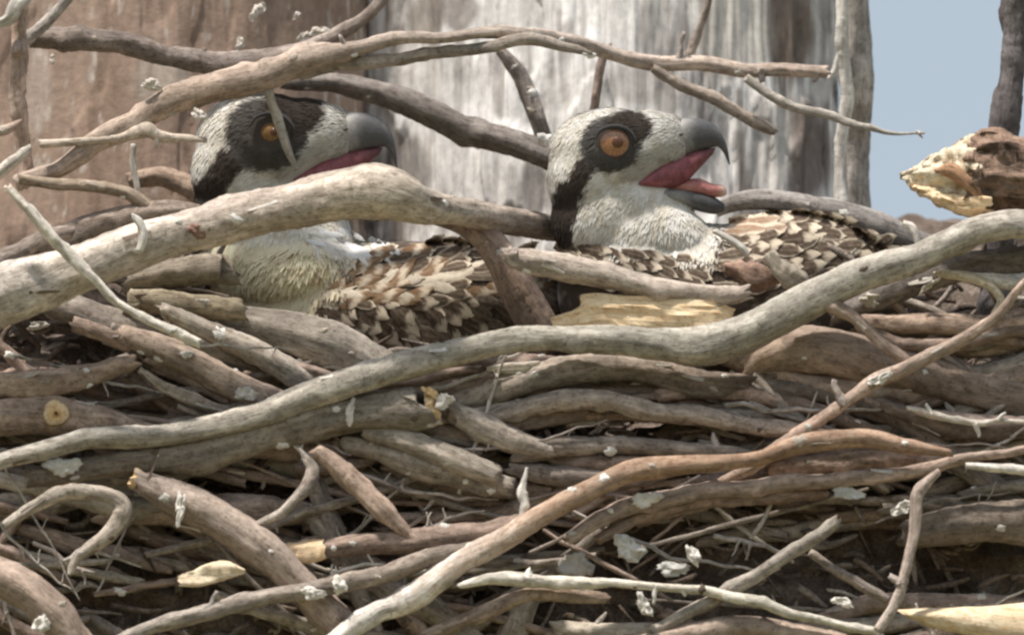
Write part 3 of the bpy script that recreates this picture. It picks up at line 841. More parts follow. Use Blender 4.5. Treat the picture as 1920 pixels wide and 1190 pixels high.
for _ in range(30):
    f1.append((rf.uniform(575, 760), rf.uniform(425, 478), rf.uniform(.1, 1.0), rf.uniform(34, 60), rf.uniform(9, 16), 'down'))
f2 = []
# right chick: breast edge over the stub, shoulder and back to the right
for row, (y0, step) in enumerate([(462, 30), (482, 30), (500, 32), (520, 34)]):
    for x in np.arange(1055, 1300, step):
        f2.append((x + rf.normal(0, 4), y0 + (x - 1060) * .12 + rf.normal(0, 3), .25 + rf.normal(0, .1), 54, 22, 'edge' if rf.random() < .4 else 'spot'))
for row, (y0, step) in enumerate([(408, 30), (426, 30), (446, 32), (466, 32), (486, 34), (508, 34), (530, 36)]):
    for x in np.arange(1355 + (row % 2) * 14, 1680, step):
        k = 'rust' if (x < 1430 and row < 2) else ('edge' if rf.random() < .45 else 'spot')
        f2.append((x + rf.normal(0, 5), y0 + abs(x - 1480) * .08 + rf.normal(0, 4), -.1 + rf.normal(0, .15), 60, 26, k))

chick('right osprey chick with orange eye, its head and open beak clear against the grey trunk', (1152, 268), 0.0, 1.0, 250,
      [((1190, 500, 262), (150, 95, 90), 0.0), ((1340, 570, 280), (300, 150, 130), 0.1), ((1500, 500, 300), (180, 105, 105), 0.15), ((1240, 440, 250), (110, 66, 70), .4)],
      f2, 1.0, 31, 208)
chick('left osprey chick, its face crossed by a thin twig, breast behind a pale log', (507, 248), math.radians(5), 1.12, 350,
      [((500, 480, 370), (150, 110, 100), 0.0), ((560, 512, 335), (128, 76, 96), 0.0), ((760, 590, 360), (330, 140, 140), 0.02), ((860, 560, 340), (170, 110, 120), 0.1)],
      f1, 1.3, 57, 160, .62, 1.2, (430, 600, 655))

# ------------------------------------------------------------------ traced sticks: above the chicks
stick('dead_branch', 'long pale brown branch arching over both chicks, thicker at its left end',
      [(30, 345, 15), (120, 305, 18), (215, 245, 23), (310, 195, 26), (410, 165, 28), (500, 140, 27), (590, 108, 24), (680, 90, 15), (780, 74, 12), (880, 66, 11), (960, 64, 13, 60), (1040, 80, 14, 140), (1130, 100, 13, 220), (1215, 122, 15, 260), (1310, 124, 13, 280), (1420, 134, 13, 290), (1500, 134, 13, 290), (1552, 133, 12, 290)],
      'tan', 210, group=None, cat='branch', lean=False, tints=[(1.0, .93, .86), (1.02, .93, .84), (1, .98, .94), (1.05, 1.02, .98), (1.1, 1.02, .95)], seg=170,
      stubs=[(0.40, -14, -26, 6), (0.80, 14, -60, 6), (0.885, 8, 22, 8), (0.985, -10, 20, 5)])
stick('dead_branch', 'lower grey fork running close under the arching branch above the left chick',
      [(560, 140, 14), (640, 122, 13), (720, 112, 13), (820, 104, 12), (910, 86, 12), (985, 72, 12), (1060, 88, 9), (1110, 104, 5)],
      'grey', 230, group=None, cat='branch', lean=False, tints=[(.75, .72, .68)] * 2)
stick('dead_branch', 'dark sloping branch at top left, in front of the brown trunk',
      [(62, 66, 17), (130, 74, 20), (210, 84, 21), (290, 98, 21), (350, 106, 20), (420, 112, 22), (510, 104, 20), (590, 82, 16), (660, 52, 13), (715, 5, 12), (745, -60, 11)],
      'brown', 330, group=None, cat='branch', lean=False, tints=[(.9, .88, .86), (1, 1, 1), (1.5, 1.5, 1.5), (1.2, 1.15, 1.1)], stubs=[(.44, 12, -26, 8)])
stick('dead_branch', 'thick dark grey branch slanting from the left chick to the nape of the right one',
      [(540, 158, 14), (620, 160, 17), (700, 176, 22), (780, 205, 25), (860, 236, 27), (940, 255, 28), (1000, 278, 27), (1050, 300, 22), (1100, 330, 18)],
      'dark', 480, group=None, cat='branch', lean=False, tints=[(1.0, .98, .95)] * 2, seed=904)
stick('dead_branch', 'short shadowy branch leaning on the trunk above the gap between the chicks',
      [(935, 96, 10), (968, 140, 15), (990, 185, 17), (1010, 232, 16), (1030, 290, 14)], 'dark', 600, group=None, cat='branch', lean=False, tints=[(1.3, 1.25, 1.2)] * 2)
stick('twig', 'thin upright brown twig against the trunk just left of the right chick',
      [(1135, 85, 8), (1124, 130, 9), (1118, 180, 9), (1110, 230, 8)], 'brown', 560, group=None, cat='twig', lean=False, tints=[(1.4, 1.3, 1.25)] * 2)
stick('twig', 'thin dark twig rising from the arching branch to the top edge',
      [(1334, -40, 5), (1326, 10, 7), (1312, 50, 7), (1298, 92, 9), (1290, 118, 8)], 'dark', 495, group=None, cat='twig', lean=False, tints=[(1.4, 1.3, 1.2)] * 2)
stick('twig', 'grey brown twig sloping down above the beak of the right chick',
      [(1225, 128, 8), (1270, 156, 10), (1330, 182, 12), (1385, 208, 12), (1440, 238, 10), (1452, 246, 6)], 'grey', 440, group=None, cat='twig', lean=False, tints=[(.85, .78, .72)] * 2)
stick('twig', 'fine twig crossing the pale pole and poking out into the sky',
      [(1400, 146, 8), (1450, 180, 9), (1500, 206, 10), (1560, 218, 9), (1610, 236, 7), (1650, 246, 5), (1690, 249, 2.6), (1735, 250, 2)], 'pale', 420, group=None, cat='twig', lean=False, stubs=[(.97, 6, 8, 2.6), (.98, -8, -4, 2.5)])
stick('twig', 'thin pale twig hanging from the arching branch across the face of the left chick',
      [(488, 128, 8), (500, 165, 9), (512, 205, 9), (526, 245, 9), (540, 285, 7), (556, 318, 4)], 'pale', 215, group=None, cat='twig', lean=False, tints=[(.92, .9, .86)] * 2)
stick('twig', 'pale knobbly twig lying level beneath the arching branch at far left',
      [(75, 268, 8), (140, 266, 8), (215, 262, 8), (272, 246, 15), (300, 254, 11), (350, 258, 8), (385, 262, 5)], 'pale', 190, group=None, cat='twig', lean=False, tints=[(1.05, .98, .92)] * 2, stubs=[(.62, 6, 22, 5)])
stick('twig', 'olive brown curved twig bending down left of the left chick, below the arching branch',
      [(40, 335, 10), (110, 342, 11), (180, 350, 12), (245, 368, 12), (300, 402, 13), (340, 440, 12)], 'brown', 170, group=None, cat='twig', lean=False, tints=[(1.2, 1.15, 1.0)] * 2)
stick('twig', 'short upright pale twig left of the left chick, under the knobbly twig',
      [(252, 268, 5), (250, 300, 6), (254, 335, 6), (262, 372, 5)], 'pale', 175, group=None, cat='twig', lean=False)
stick('twig', 'flaky upright pinkish twig along the left edge, before the brown trunk',
      [(30, -30, 13), (36, 40, 16), (38, 110, 14), (32, 170, 13), (40, 230, 14), (52, 300, 12), (45, 350, 10)], 'tan', 230, group=None, cat='twig', lean=False, tints=[(1.05, .93, .86)] * 2, rough=2.0)
stick('twig', 'whitish crooked twig in the top left corner',
      [(-10, 40, 9), (18, 30, 12), (30, 8, 14), (48, -12, 12)], 'white', 200, group=None, cat='twig', lean=False, rough=1.8)
stick('twig', 'grey twig running up to the top edge from the left end of the dark branch',
      [(40, 78, 12), (75, 55, 12), (105, 24, 11), (135, -12, 10)], 'grey', 280, group=None, cat='twig', lean=False)
stick('twig', 'short pale twig at the left edge pointing up to the right',
      [(-14, 340, 10), (15, 312, 11), (38, 290, 9), (58, 272, 6)], 'pale', 130, group=None, cat='twig', lean=False)
stick('twig', 'short rosy twig end jutting in at the left edge, half way down the brown trunk',
      [(-20, 246, 10), (10, 240, 10), (36, 226, 6)], 'tan', 160, group=None, cat='twig', lean=False, tints=[(1.15, 1.02, .94)] * 2)
stick('twig', 'pale side stick from the arching branch running down into the shade behind the left chick',
      [(240, 340, 14), (300, 330, 18), (350, 350, 18), (400, 390, 16)], 'brown', 460, group=None, cat='twig', lean=False, tints=[(1.4, 1.25, 1.1)] * 2)

# broken brown stub at the right, its split end pale
loft('broken_stub', 'thick brown broken stub at the right edge, its pale pointed end against the sky',
     [(1812, 272), (1835, 248), (1870, 246), (1920, 262), (1990, 270), (2100, 290)], [(1818, 396), (1845, 402), (1880, 400), (1930, 400), (1990, 410), (2100, 440)],
     60, [62, 68, 72, 76, 80, 84], 'brown', cat='broken branch', lean=False, power=.95, ridged=.16, rag=9, n=80, m=54, seed=12, col_fn=lambda x, y, z: lerp((1.1, .9, .76), (.45, .37, .32), smooth(-.1, .35, fbm(np.stack([x / 60, y / 26, z / 40], -1), 4, 4))))
stub = [o for o in COL.objects if o.name == 'broken_stub'][0]
loft('split_face', None, [(1690, 326), (1735, 300), (1775, 280), (1812, 262), (1850, 262)], [(1692, 336), (1735, 366), (1785, 392), (1822, 402), (1856, 402)], 55, [3, 22, 36, 44, 46], 'cream', lean=False, parent=stub, power=.8, ridged=.25, rag=7, n=80, m=44, seed=4, jag=.9, col_fn=lambda x, y, z: lerp((1.15, 1.15, 1.15), (.5, .36, .24), smooth(.12, .4, fbm(np.stack([x / 40, y / 16, z / 30], -1), 14, 4))))
loft('split_face', None, [(1702, 344), (1735, 350), (1775, 358), (1810, 360), (1850, 360)], [(1708, 350), (1745, 374), (1785, 394), (1820, 402), (1850, 402)], 40, [5, 22, 30, 40, 46], 'wood', lean=False, parent=stub, power=.8, ridged=.25, rag=6, n=70, m=36, seed=7, jag=.9, tint=(1.02, 1.0, .98))
loft('splinter', None, [(1752, 316), (1785, 304), (1815, 322), (1846, 356)], [(1752, 322), (1790, 340), (1818, 366), (1842, 392)], 16, [4, 14, 20, 16], 'brown', lean=False, parent=stub, power=.9, ridged=.2, seed=9, tint=(1.6, 1.15, .8))

# ------------------------------------------------------------------ the big logs round the chicks
stick('log', 'pale smooth log humped in front of the left chick, running down to the left edge',
      [(-60, 572, 58), (40, 540, 55), (130, 508, 48), (220, 478, 42), (310, 448, 42), (400, 425, 42), (490, 402, 44), (570, 388, 46), (640, 370, 52), (700, 362, 54), (750, 368, 44), (800, 388, 32, 30), (860, 400, 27, 100), (930, 414, 25, 220), (1010, 424, 22, 350), (1075, 436, 18, 430)],
      'grey', -55, cat='log', group=None, lean=False, rough=.8, wig=.4, seg=190, tints=[(1.5, 1.5, 1.48), (1.45, 1.42, 1.36), (1.4, 1.3, 1.22), (1.15, 1.1, 1.0), (1.0, .92, .86), (.85, .78, .74)])
stick('dead_branch', 'dark brown thick branch forking down beside the wing of the left chick',
      [(820, 392, 18), (870, 412, 27), (905, 445, 27), (940, 500, 31), (975, 560, 36), (1005, 610, 38), (1030, 660, 34)], 'brown', 130, cat='branch', group=None, lean=False, tints=[(1.35, 1.2, 1.1), (1.2, 1.05, .95), (.75, .68, .62)])
stick('dead_branch', 'grey blunt stub lying below the breast of the right chick',
      [(948, 474, 14), (985, 488, 24), (1040, 503, 25), (1110, 518, 24), (1190, 530, 22), (1260, 542, 20), (1330, 552, 17), (1380, 556, 15), (1402, 550, 11)], 'tan', 40, cat='branch', group=None, lean=False, tints=[(.95, .93, .88), (.92, .92, .88), (1.05, 1.03, .98)], stubs=[(.08, -6, -20, 10)])
loft('split_wood', 'bright yellow split wood lying between the grey stub and the long front branch',
     [(1034, 596), (1085, 578), (1096, 556), (1170, 556), (1270, 562), (1340, 568), (1376, 580)], [(1040, 616), (1090, 622), (1140, 626), (1200, 630), (1280, 634), (1340, 630), (1366, 612)],
     48, [12, 22, 24, 26, 26, 22, 12], 'wood', cat='split wood', lean=False, seed=31, ridged=.2, rag=2.2, n=80, m=34, tint=(1.05, 1.05, 1.02), flat=True)
stick('dead_branch', 'smooth blue grey branch sloping away at the right behind the long front branch',
      [(1340, 392, 14), (1400, 378, 19), (1480, 382, 21), (1560, 402, 25), (1630, 428, 30), (1700, 452, 30), (1780, 480, 26), (1860, 520, 24)], 'grey', 330, cat='branch', group=None, lean=False, tints=[(.72, .73, .75)] * 2, rough=.7)
stick('twig', 'small white peg of bark standing on the front branch before the sky',
      [(1694, 416, 6), (1708, 424, 8), (1716, 440, 7), (1722, 462, 6)], 'white', 20, cat='twig', group=None, lean=False)
stick('log', 'pinkish brown round knot of wood beside the wing of the right chick',
      [(1362, 506, 9), (1388, 508, 18), (1420, 513, 24), (1448, 520, 16), (1466, 528, 8)], 'tan', 100, cat='wood knot', group=None, lean=False, tints=[(.7, .55, .47)] * 2, rough=2.6)
stick('bark_roll', 'curled roll of bark with pale rings right of the pinkish knot',
      [(1446, 478, 10), (1462, 500, 15), (1482, 515, 19), (1502, 526, 14), (1512, 536, 8)], 'pale', 78, cat='bark', group=None, lean=False, rough=3.0, tints=[(.8, .76, .7)] * 2)
stick('twig', 'short white twig slanting down under the chin of the right chick',
      [(1338, 436, 5), (1362, 446, 7), (1388, 462, 8), (1404, 480, 6)], 'white', 120, cat='twig', group=None, lean=False)

# ------------------------------------------------------------------ the front of the nest
stick('long_branch', 'long grey green front branch sweeping under both chicks from left edge to right edge',
      [(-60, 884, 15), (20, 852, 16), (110, 836, 18), (210, 822, 20), (310, 808, 21), (410, 790, 22), (500, 768, 24), (580, 740, 25), (670, 708, 26), (760, 678, 26), (850, 655, 25), (940, 640, 24), (1030, 632, 24), (1120, 634, 26), (1220, 644, 31), (1310, 646, 36), (1390, 625, 37), (1470, 590, 34), (1560, 548, 32), (1640, 512, 31), (1720, 480, 29), (1800, 448, 27), (1880, 424, 26), (1960, 410, 24), (2060, 395, 22)],
      'grey', -26, cat='branch', group=None, lean=True, seg=240, rough=.8, wig=.6, tints=[(1.12, 1.13, 1.08), (1.02, 1.03, .97), (.95, .96, .90), (.93, .96, .90), (.98, 1.0, .95), (1.05, 1.06, 1.02)])
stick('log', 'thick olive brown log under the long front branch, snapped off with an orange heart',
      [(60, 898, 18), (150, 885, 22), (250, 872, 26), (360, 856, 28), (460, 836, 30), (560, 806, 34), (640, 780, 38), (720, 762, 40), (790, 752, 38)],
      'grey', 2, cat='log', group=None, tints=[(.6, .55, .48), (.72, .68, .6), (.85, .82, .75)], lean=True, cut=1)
stick('twig', 'forked brown twig hanging from the front branch at right and crossing the rosy twig',
      [(1525, 556, 14), (1570, 580, 15), (1612, 604, 13), (1660, 640, 12), (1700, 668, 11), (1722, 684, 8)], 'tan', -38, cat='twig', group=None, lean=False, tints=[(.95, .86, .78)] * 2)
stick('twig', 'rosy forked twig with a white lichen elbow, rising in front towards the right edge',
      [(1352, 908, 8), (1395, 884, 12), (1440, 856, 14), (1490, 820, 13), (1540, 785, 12), (1595, 748, 12), (1640, 718, 15), (1690, 694, 14), (1750, 668, 13), (1800, 636, 12), (1850, 602, 10), (1890, 570, 9), (1915, 540, 7), (1940, 500, 6)],
      'tan', -60, cat='twig', group=None, lean=False, tints=[(.95, .85, .76), (1.02, .86, .76), (1.15, 1.06, .98), (.98, .88, .8), (1, .88, .8)], stubs=[(.36, -16, -44, 8)])
stick('twig', 'bleached yellow hooked twig near the right edge below the front branch',
      [(1752, 510, 5), (1790, 516, 8), (1830, 526, 9), (1862, 544, 9), (1876, 566, 8), (1862, 586, 6)], 'white', 8, cat='twig', group=None, lean=False, tints=[(1.0, .93, .76)] * 2)
stick('stick', 'flat white stick at the right edge, level under the front branch',
      [(1800, 520, 8), (1850, 522, 13), (1900, 526, 16), (1980, 530, 16)], 'white', 45, lean=False)
stick('stick', 'dark grey branch in the shade directly under the right arm of the front branch',
      [(1560, 590, 16), (1640, 560, 24), (1720, 528, 26), (1800, 500, 27), (1880, 486, 26), (1980, 470, 24)], 'dark', 62, lean=False, tints=[(.95, .93, .9)] * 2)  # dark bark colour stands in for the shade under the front branch
stick('log', 'smooth tan bulging log under the bend of the front branch at right',
      [(1400, 700, 22), (1455, 668, 36), (1520, 652, 44), (1590, 656, 44), (1660, 684, 42), (1740, 714, 38), (1840, 742, 34), (1960, 760, 30)], 'tan', 45, cat='log', group=None, lean=False, rough=.5, tints=[(1.15, 1.05, .94), (1.1, 1, .9), (.8, .72, .64), (.85, .78, .7)], seed=991)
stick('stick', 'level grey brown stick with a pale rim at right, above the tan bulging log',
      [(1610, 596, 16), (1680, 602, 21), (1760, 604, 22), (1850, 606, 21), (1960, 600, 20)], 'brown', 58, lean=False, tints=[(1.6, 1.45, 1.3)] * 2)
stick('stick', 'short pale rosy stick just below the level grey brown stick at right',
      [(1630, 632, 10), (1700, 640, 13), (1790, 645, 13), (1890, 626, 12), (1960, 618, 12)], 'tan', 40, lean=False, tints=[(.85, .75, .68)] * 2)
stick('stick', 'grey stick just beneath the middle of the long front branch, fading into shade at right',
      [(846, 752, 18), (910, 738, 24), (990, 718, 26), (1070, 700, 27), (1150, 690, 28), (1230, 694, 28), (1310, 706, 26), (1400, 716, 20)], 'grey', 30, lean=False, tints=[(.95, .9, .84), (.95, .9, .84), (.6, .52, .46)])  # tint drops at the right end to paint the shade there
loft('wood_chip', 'small pale wood chip wedged beneath the middle of the front branch', [(912, 688), (950, 680), (985, 678), (1012, 676)], [(914, 696), (950, 700), (985, 698), (1014, 690)], 22, [4, 9, 9, 4], 'pale', lean=False, seed=8)
stick('stick', 'long gently bowed grey stick, third below the front branch at centre right',
      [(890, 796, 12), (950, 772, 16), (1040, 756, 18), (1130, 756, 18), (1220, 768, 18), (1310, 782, 18), (1400, 794, 17), (1480, 806, 14), (1560, 822, 10)], 'grey', 18, tints=[(.88, .82, .76), (.92, .86, .8), (.85, .76, .7)], stubs=[(.42, 10, -16, 6)])
stick('stick', 'stout short stick sloping down from the snapped olive log to the centre',
      [(850, 775, 20), (900, 796, 26), (960, 822, 24), (1012, 846, 16), (1040, 858, 8)], 'grey', 12, tints=[(.95, .9, .84)] * 2)
stick('stick', 'level grey stick with a pale cap, running behind the orange brown branch at centre',
      [(960, 852, 13), (1030, 842, 16), (1120, 836, 16), (1210, 835, 16), (1300, 842, 15), (1380, 856, 13), (1450, 866, 10)], 'grey', 30, tints=[(.9, .84, .78)] * 2, stubs=[(.76, -8, -36, 6)])
stick('stick', 'brown stick below the level grey stick at centre, mostly in shade',
      [(960, 880, 16), (1040, 886, 20), (1120, 890, 20), (1200, 886, 18), (1290, 872, 14)], 'dark', 45, tints=[(1.3, 1.2, 1.1)] * 2)
stick('long_branch', 'smooth orange brown branch curving right from the bottom edge, bleached at its lower end',
      [(560, 1240, 16), (640, 1190, 19), (720, 1146, 22), (800, 1098, 24), (880, 1050, 23), (950, 1008, 21), (1020, 965, 20), (1100, 922, 20), (1180, 894, 21), (1260, 880, 20), (1340, 868, 17), (1420, 852, 14), (1480, 838, 17), (1540, 830, 20), (1620, 824, 18), (1700, 830, 14), (1780, 842, 7)],
      'orange', -62, cat='branch', group=None, seg=200, rough=.6, tints=[(2.5, 3.3, 4.1), (2.3, 3.0, 3.7), (1.8, 2.1, 2.4), (1.2, 1.2, 1.2), (1, .95, .9), (1.02, .95, .9), (1.05, 1.02, 1.0), (1.0, .95, .93)])
stick('stick', 'long tan stick running level to the right below the orange brown branch',
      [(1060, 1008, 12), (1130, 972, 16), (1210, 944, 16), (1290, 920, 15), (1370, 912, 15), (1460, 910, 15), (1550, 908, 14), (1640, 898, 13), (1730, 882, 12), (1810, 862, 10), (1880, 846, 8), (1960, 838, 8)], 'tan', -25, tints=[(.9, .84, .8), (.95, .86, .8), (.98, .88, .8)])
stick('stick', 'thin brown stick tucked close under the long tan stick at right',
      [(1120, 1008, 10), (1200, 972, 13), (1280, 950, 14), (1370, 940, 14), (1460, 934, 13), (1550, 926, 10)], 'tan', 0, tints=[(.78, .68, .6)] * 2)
stick('stick', 'brown stick in shade between the orange brown branch and the long tan stick at right',
      [(1440, 880, 14), (1520, 872, 17), (1600, 868, 17), (1690, 862, 16), (1780, 868, 12)], 'brown', 10, tints=[(1.3, 1.15, 1.05)] * 2)
stick('twig', 'white lichened twig lying level along the bottom, centre to right',
      [(860, 1096, 5), (905, 1088, 10), (960, 1082, 14), (1020, 1088, 13), (1090, 1093, 11), (1160, 1094, 8), (1240, 1098, 7), (1310, 1104, 8), (1380, 1116, 11), (1440, 1134, 10), (1500, 1152, 9), (1560, 1166, 8), (1620, 1176, 9), (1650, 1190, 8), (1665, 1240, 8)],
      'white', -80, cat='twig', group=None, tints=[(1.02, 1, .98), (1, .97, .9), (.85, .84, .78), (.95, .94, .9)], stubs=[(.18, 6, -18, 8), (.42, -6, 34, 4), (.47, 8, 14, 4)])
stick('twig', 'pale twig climbing from the white twig at bottom right, bent at the top',
      [(1650, 1182, 9), (1672, 1150, 10), (1688, 1110, 10), (1698, 1070, 10), (1708, 1020, 10), (1716, 970, 11), (1722, 930, 13), (1742, 902, 10), (1762, 880, 6)],
      'tan', -88, cat='twig', group=None, tints=[(1.2, 1.2, 1.15), (1.1, 1.05, 1), (.9, .84, .8)], stubs=[(.3, -22, -14, 8)])
stick('twig', 'straight grey twig slanting up to the right from the white bottom twig',
      [(1215, 1192, 12), (1290, 1150, 12), (1355, 1112, 13), (1420, 1072, 14), (1480, 1036, 13), (1530, 1006, 12), (1566, 978, 12)], 'grey', -58, cat='twig', group=None, tints=[(1, .97, .9), (1.12, 1.1, 1.04), (1.1, 1.08, 1.02)])
stick('twig', 'thin grey twig slanting down to the right behind the climbing twig',
      [(1520, 1040, 7), (1570, 1068, 9), (1620, 1098, 10), (1665, 1128, 9)], 'grey', -20, cat='twig', group=None, tints=[(.75, .7, .65)] * 2)
stick('log', 'tan grey diagonal log at lower left with a pale sawn end',
      [(262, 892, 22), (310, 925, 30), (370, 962, 33), (440, 1010, 35), (510, 1060, 34), (570, 1108, 30), (640, 1160, 28)], 'tan', -35, cat='log', group=None, cut=0, tints=[(.95, .9, .85), (.95, .9, .84), (.82, .75, .7)])
stick('stick', 'smooth straight tan stick leaning down to the right at lower centre left',
      [(590, 838, 13), (630, 868, 19), (670, 908, 20), (715, 955, 19), (752, 990, 14), (776, 1014, 6)], 'tan', -25, tints=[(1.05, .92, .82)] * 2)
stick('twig', 'hooked grey twig curling back on itself at the left edge, low down',
      [(14, 982, 9), (60, 948, 12), (110, 926, 14), (170, 922, 14), (216, 930, 15), (232, 956, 17), (210, 990, 16), (172, 1024, 13), (142, 1050, 11), (132, 1084, 5)], 'grey', -52, cat='twig', group=None, tints=[(1.2, 1.18, 1.1), (1.05, 1, .92), (1, .95, .88)], stubs=[(.85, -32, 14, 6)])
stick('twig', 'small dark crooked twig with a pale elbow at lower centre left',
      [(562, 842, 2.5), (576, 862, 8), (588, 884, 13), (578, 912, 14), (552, 938, 10), (522, 966, 10), (486, 982, 8), (446, 1002, 7)], 'grey', -40, cat='twig', group=None, tints=[(.8, .76, .72), (.75, .7, .66), (1.15, 1.12, 1.08), (.8, .74, .7)])
stick('stick', 'pale bowed stick along the bottom left with an upright stub',
      [(200, 1204, 10), (290, 1176, 14), (380, 1150, 15), (470, 1130, 16), (560, 1108, 16), (650, 1086, 17), (740, 1066, 18), (820, 1046, 18), (880, 1030, 14)], 'grey', -62, tints=[(1.2, 1.18, 1.12), (1, .95, .9), (.95, .88, .82), (.85, .78, .72)], stubs=[(.26, 18, -36, 6)])
stick('log', 'smooth tan log cutting the bottom left corner with a white flake on it',
      [(-60, 1034, 28), (0, 1078, 34), (60, 1130, 36), (120, 1186, 34), (180, 1240, 32)], 'tan', -70, cat='log', group=None, rough=.6, tints=[(1, .9, .82)] * 2)
stick('stick', 'brown grey stick with a fresh split end, level beside the diagonal log',
      [(604, 1032, 17), (680, 1022, 21), (760, 1014, 23), (850, 1002, 23), (940, 988, 20), (1000, 974, 14)], 'tan', -8, tints=[(.8, .7, .64)] * 2)
loft('wood_chip', 'yellow split wood tip on the end of the brown grey stick beside the diagonal log',
     [(502, 1030), (540, 1020), (580, 1012), (608, 1010)], [(504, 1036), (540, 1050), (580, 1056), (610, 1050)], -18, [3, 12, 15, 12], 'wood', seed=41, rag=4, tint=(.95, .92, .9))
loft('wood_chip', 'loose cream wood splinter left of the diagonal log, near the bottom',
     [(334, 1080), (375, 1062), (420, 1050), (458, 1066)], [(338, 1098), (375, 1098), (420, 1086), (460, 1074)], -56, [5, 12, 12, 4], 'cream', seed=43, rag=4, tint=(.95, .9, .85))
stick('log', 'brown log at the left edge with a round orange sawn knot facing outwards',
      [(-60, 790, 30), (20, 784, 32), (100, 782, 32), (180, 790, 28), (260, 806, 22), (330, 822, 18)], 'brown', 30, cat='log', group=None, tints=[(1.5, 1.35, 1.2), (1.5, 1.35, 1.2), (1.2, 1.1, 1)])
knot_log = [o for o in COL.objects if o.get('label', '').startswith('brown log at the left edge')][0]
def knot(x, y, r, d, par):
    n = 22; V = []; 
    for k, (rr, dd) in enumerate(((1.0, 6), (1.06, -4), (.9, -9), (.5, -8), (.12, -10))):
        for a in np.linspace(0, 2 * math.pi, n, endpoint=False):
            j = 1 + .06 * math.sin(3 * a + 1) + .03 * math.sin(7 * a)
            V.append((x + r * rr * j * math.cos(a), y + r * rr * j * math.sin(a), d + dd))
    V = np.array(V); ix = np.arange(5 * n).reshape(5, n)
    F = np.stack([ix[:-1], ix[1:], np.roll(ix[1:], -1, 1), np.roll(ix[:-1], -1, 1)], -1).reshape(-1, 4).tolist(); F.append(ix[-1].tolist())
    t = np.ones((len(V), 3)); t[:2 * n] = (.45, .38, .3); t[3 * n:4 * n] = (.95, .85, .7); t[4 * n:] = (.7, .5, .35)
    mesh_obj('sawn_knot', P(V[:, 0], V[:, 1], V[:, 2]), F, M['wood'], par, t, V / 9)
knot(105, 774, 24, -36, knot_log)
stick('stick', 'rounded tan stick level at the left edge above the brown log',
      [(-40, 722, 24), (40, 724, 27), (120, 716, 26), (190, 698, 22), (250, 678, 16)], 'tan', 35, tints=[(.9, .8, .7), (.85, .75, .66)])
stick('stick', 'grey stick slanting down to the front branch from below the left chick',
      [(300, 590, 14), (370, 612, 19), (440, 640, 23), (510, 676, 24), (570, 708, 24), (620, 736, 20)], 'grey', 50, lean=False, tints=[(.9, .86, .8), (.95, .92, .86)])
stick('stick', 'wide tan grey stick parallel to and below the grey slanting stick at left',
      [(230, 640, 20), (300, 664, 24), (370, 694, 27), (440, 726, 28), (500, 752, 22)], 'tan', 40, lean=False, tints=[(.85, .78, .7)] * 2)
stick('twig', 'thin pale stick below the wide tan grey stick, meeting the front branch at left',
      [(262, 694, 7), (310, 724, 10), (370, 756, 12), (430, 778, 10), (470, 786, 8)], 'grey', 14, cat='twig', group=None, lean=False, tints=[(1.0, .94, .86)] * 2)
stick('twig', 'long straight pale knobbly twig slanting across the left part of the nest',
      [(16, 352, 8), (48, 390, 9), (84, 430, 10), (122, 474, 11), (172, 520, 9), (220, 562, 8), (276, 600, 8), (330, 624, 10), (374, 642, 9)], 'white', -125, cat='twig', group=None, lean=False, rough=1.6, knots=6, tints=[(.85, .82, .78), (.95, .93, .9), (1, .98, .94)])
stick('stick', 'grey bent stick at the left edge above the pale log, dark beneath',
      [(-30, 496, 14), (40, 474, 16), (90, 444, 15), (140, 432, 12)], 'dark', 70, lean=False, tints=[(1.3, 1.2, 1.1)] * 2)
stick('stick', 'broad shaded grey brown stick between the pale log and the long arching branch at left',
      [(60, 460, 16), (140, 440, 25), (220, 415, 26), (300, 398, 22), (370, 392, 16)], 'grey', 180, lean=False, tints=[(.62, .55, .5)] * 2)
stick('twig', 'small white crooked twig standing on the pale log left of its red stain',
      [(248, 404, 5), (262, 420, 8), (268, 446, 9), (262, 470, 7)], 'white', -112, cat='twig', group=None, lean=False)
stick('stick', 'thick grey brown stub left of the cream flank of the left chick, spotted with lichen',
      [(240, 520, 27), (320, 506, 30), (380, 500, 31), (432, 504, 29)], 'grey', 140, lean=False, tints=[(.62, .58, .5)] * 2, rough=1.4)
stick('stick', 'mossy round stick end directly below the lichen spotted stub',
      [(250, 572, 22), (330, 566, 25), (400, 572, 26), (446, 582, 24)], 'grey', 120, lean=False, tints=[(.75, .7, .55)] * 2)
stick('log', 'pale blurred round log behind the front branch, below the wing of the left chick',
      [(400, 606, 30), (480, 612, 36), (560, 626, 41), (630, 646, 42), (700, 676, 40), (780, 710, 36)], 'grey', 130, cat='log', group=None, lean=False, rough=.6, tints=[(.62, .6, .55), (.75, .73, .68), (1.1, 1.08, 1.02), (.9, .86, .8)])
stick('stick', 'tapering olive grey stick from the olive log down towards the centre',
      [(690, 806, 12), (750, 818, 20), (810, 838, 24), (870, 868, 26), (930, 896, 20)], 'grey', 2, tints=[(.8, .76, .68), (.88, .85, .78)])
stick('stick', 'wide shaded olive stick behind the smooth straight tan stick',
      [(640, 838, 16), (720, 852, 22), (800, 876, 26), (880, 900, 26), (960, 916, 20)], 'dark', 30, tints=[(1.25, 1.2, 1.05)] * 2)
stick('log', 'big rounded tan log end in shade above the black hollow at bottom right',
      [(1700, 1000, 26), (1780, 985, 38), (1860, 975, 42), (2000, 972, 44)], 'grey', 30, cat='log', group=None, tints=[(.6, .54, .48)] * 2)
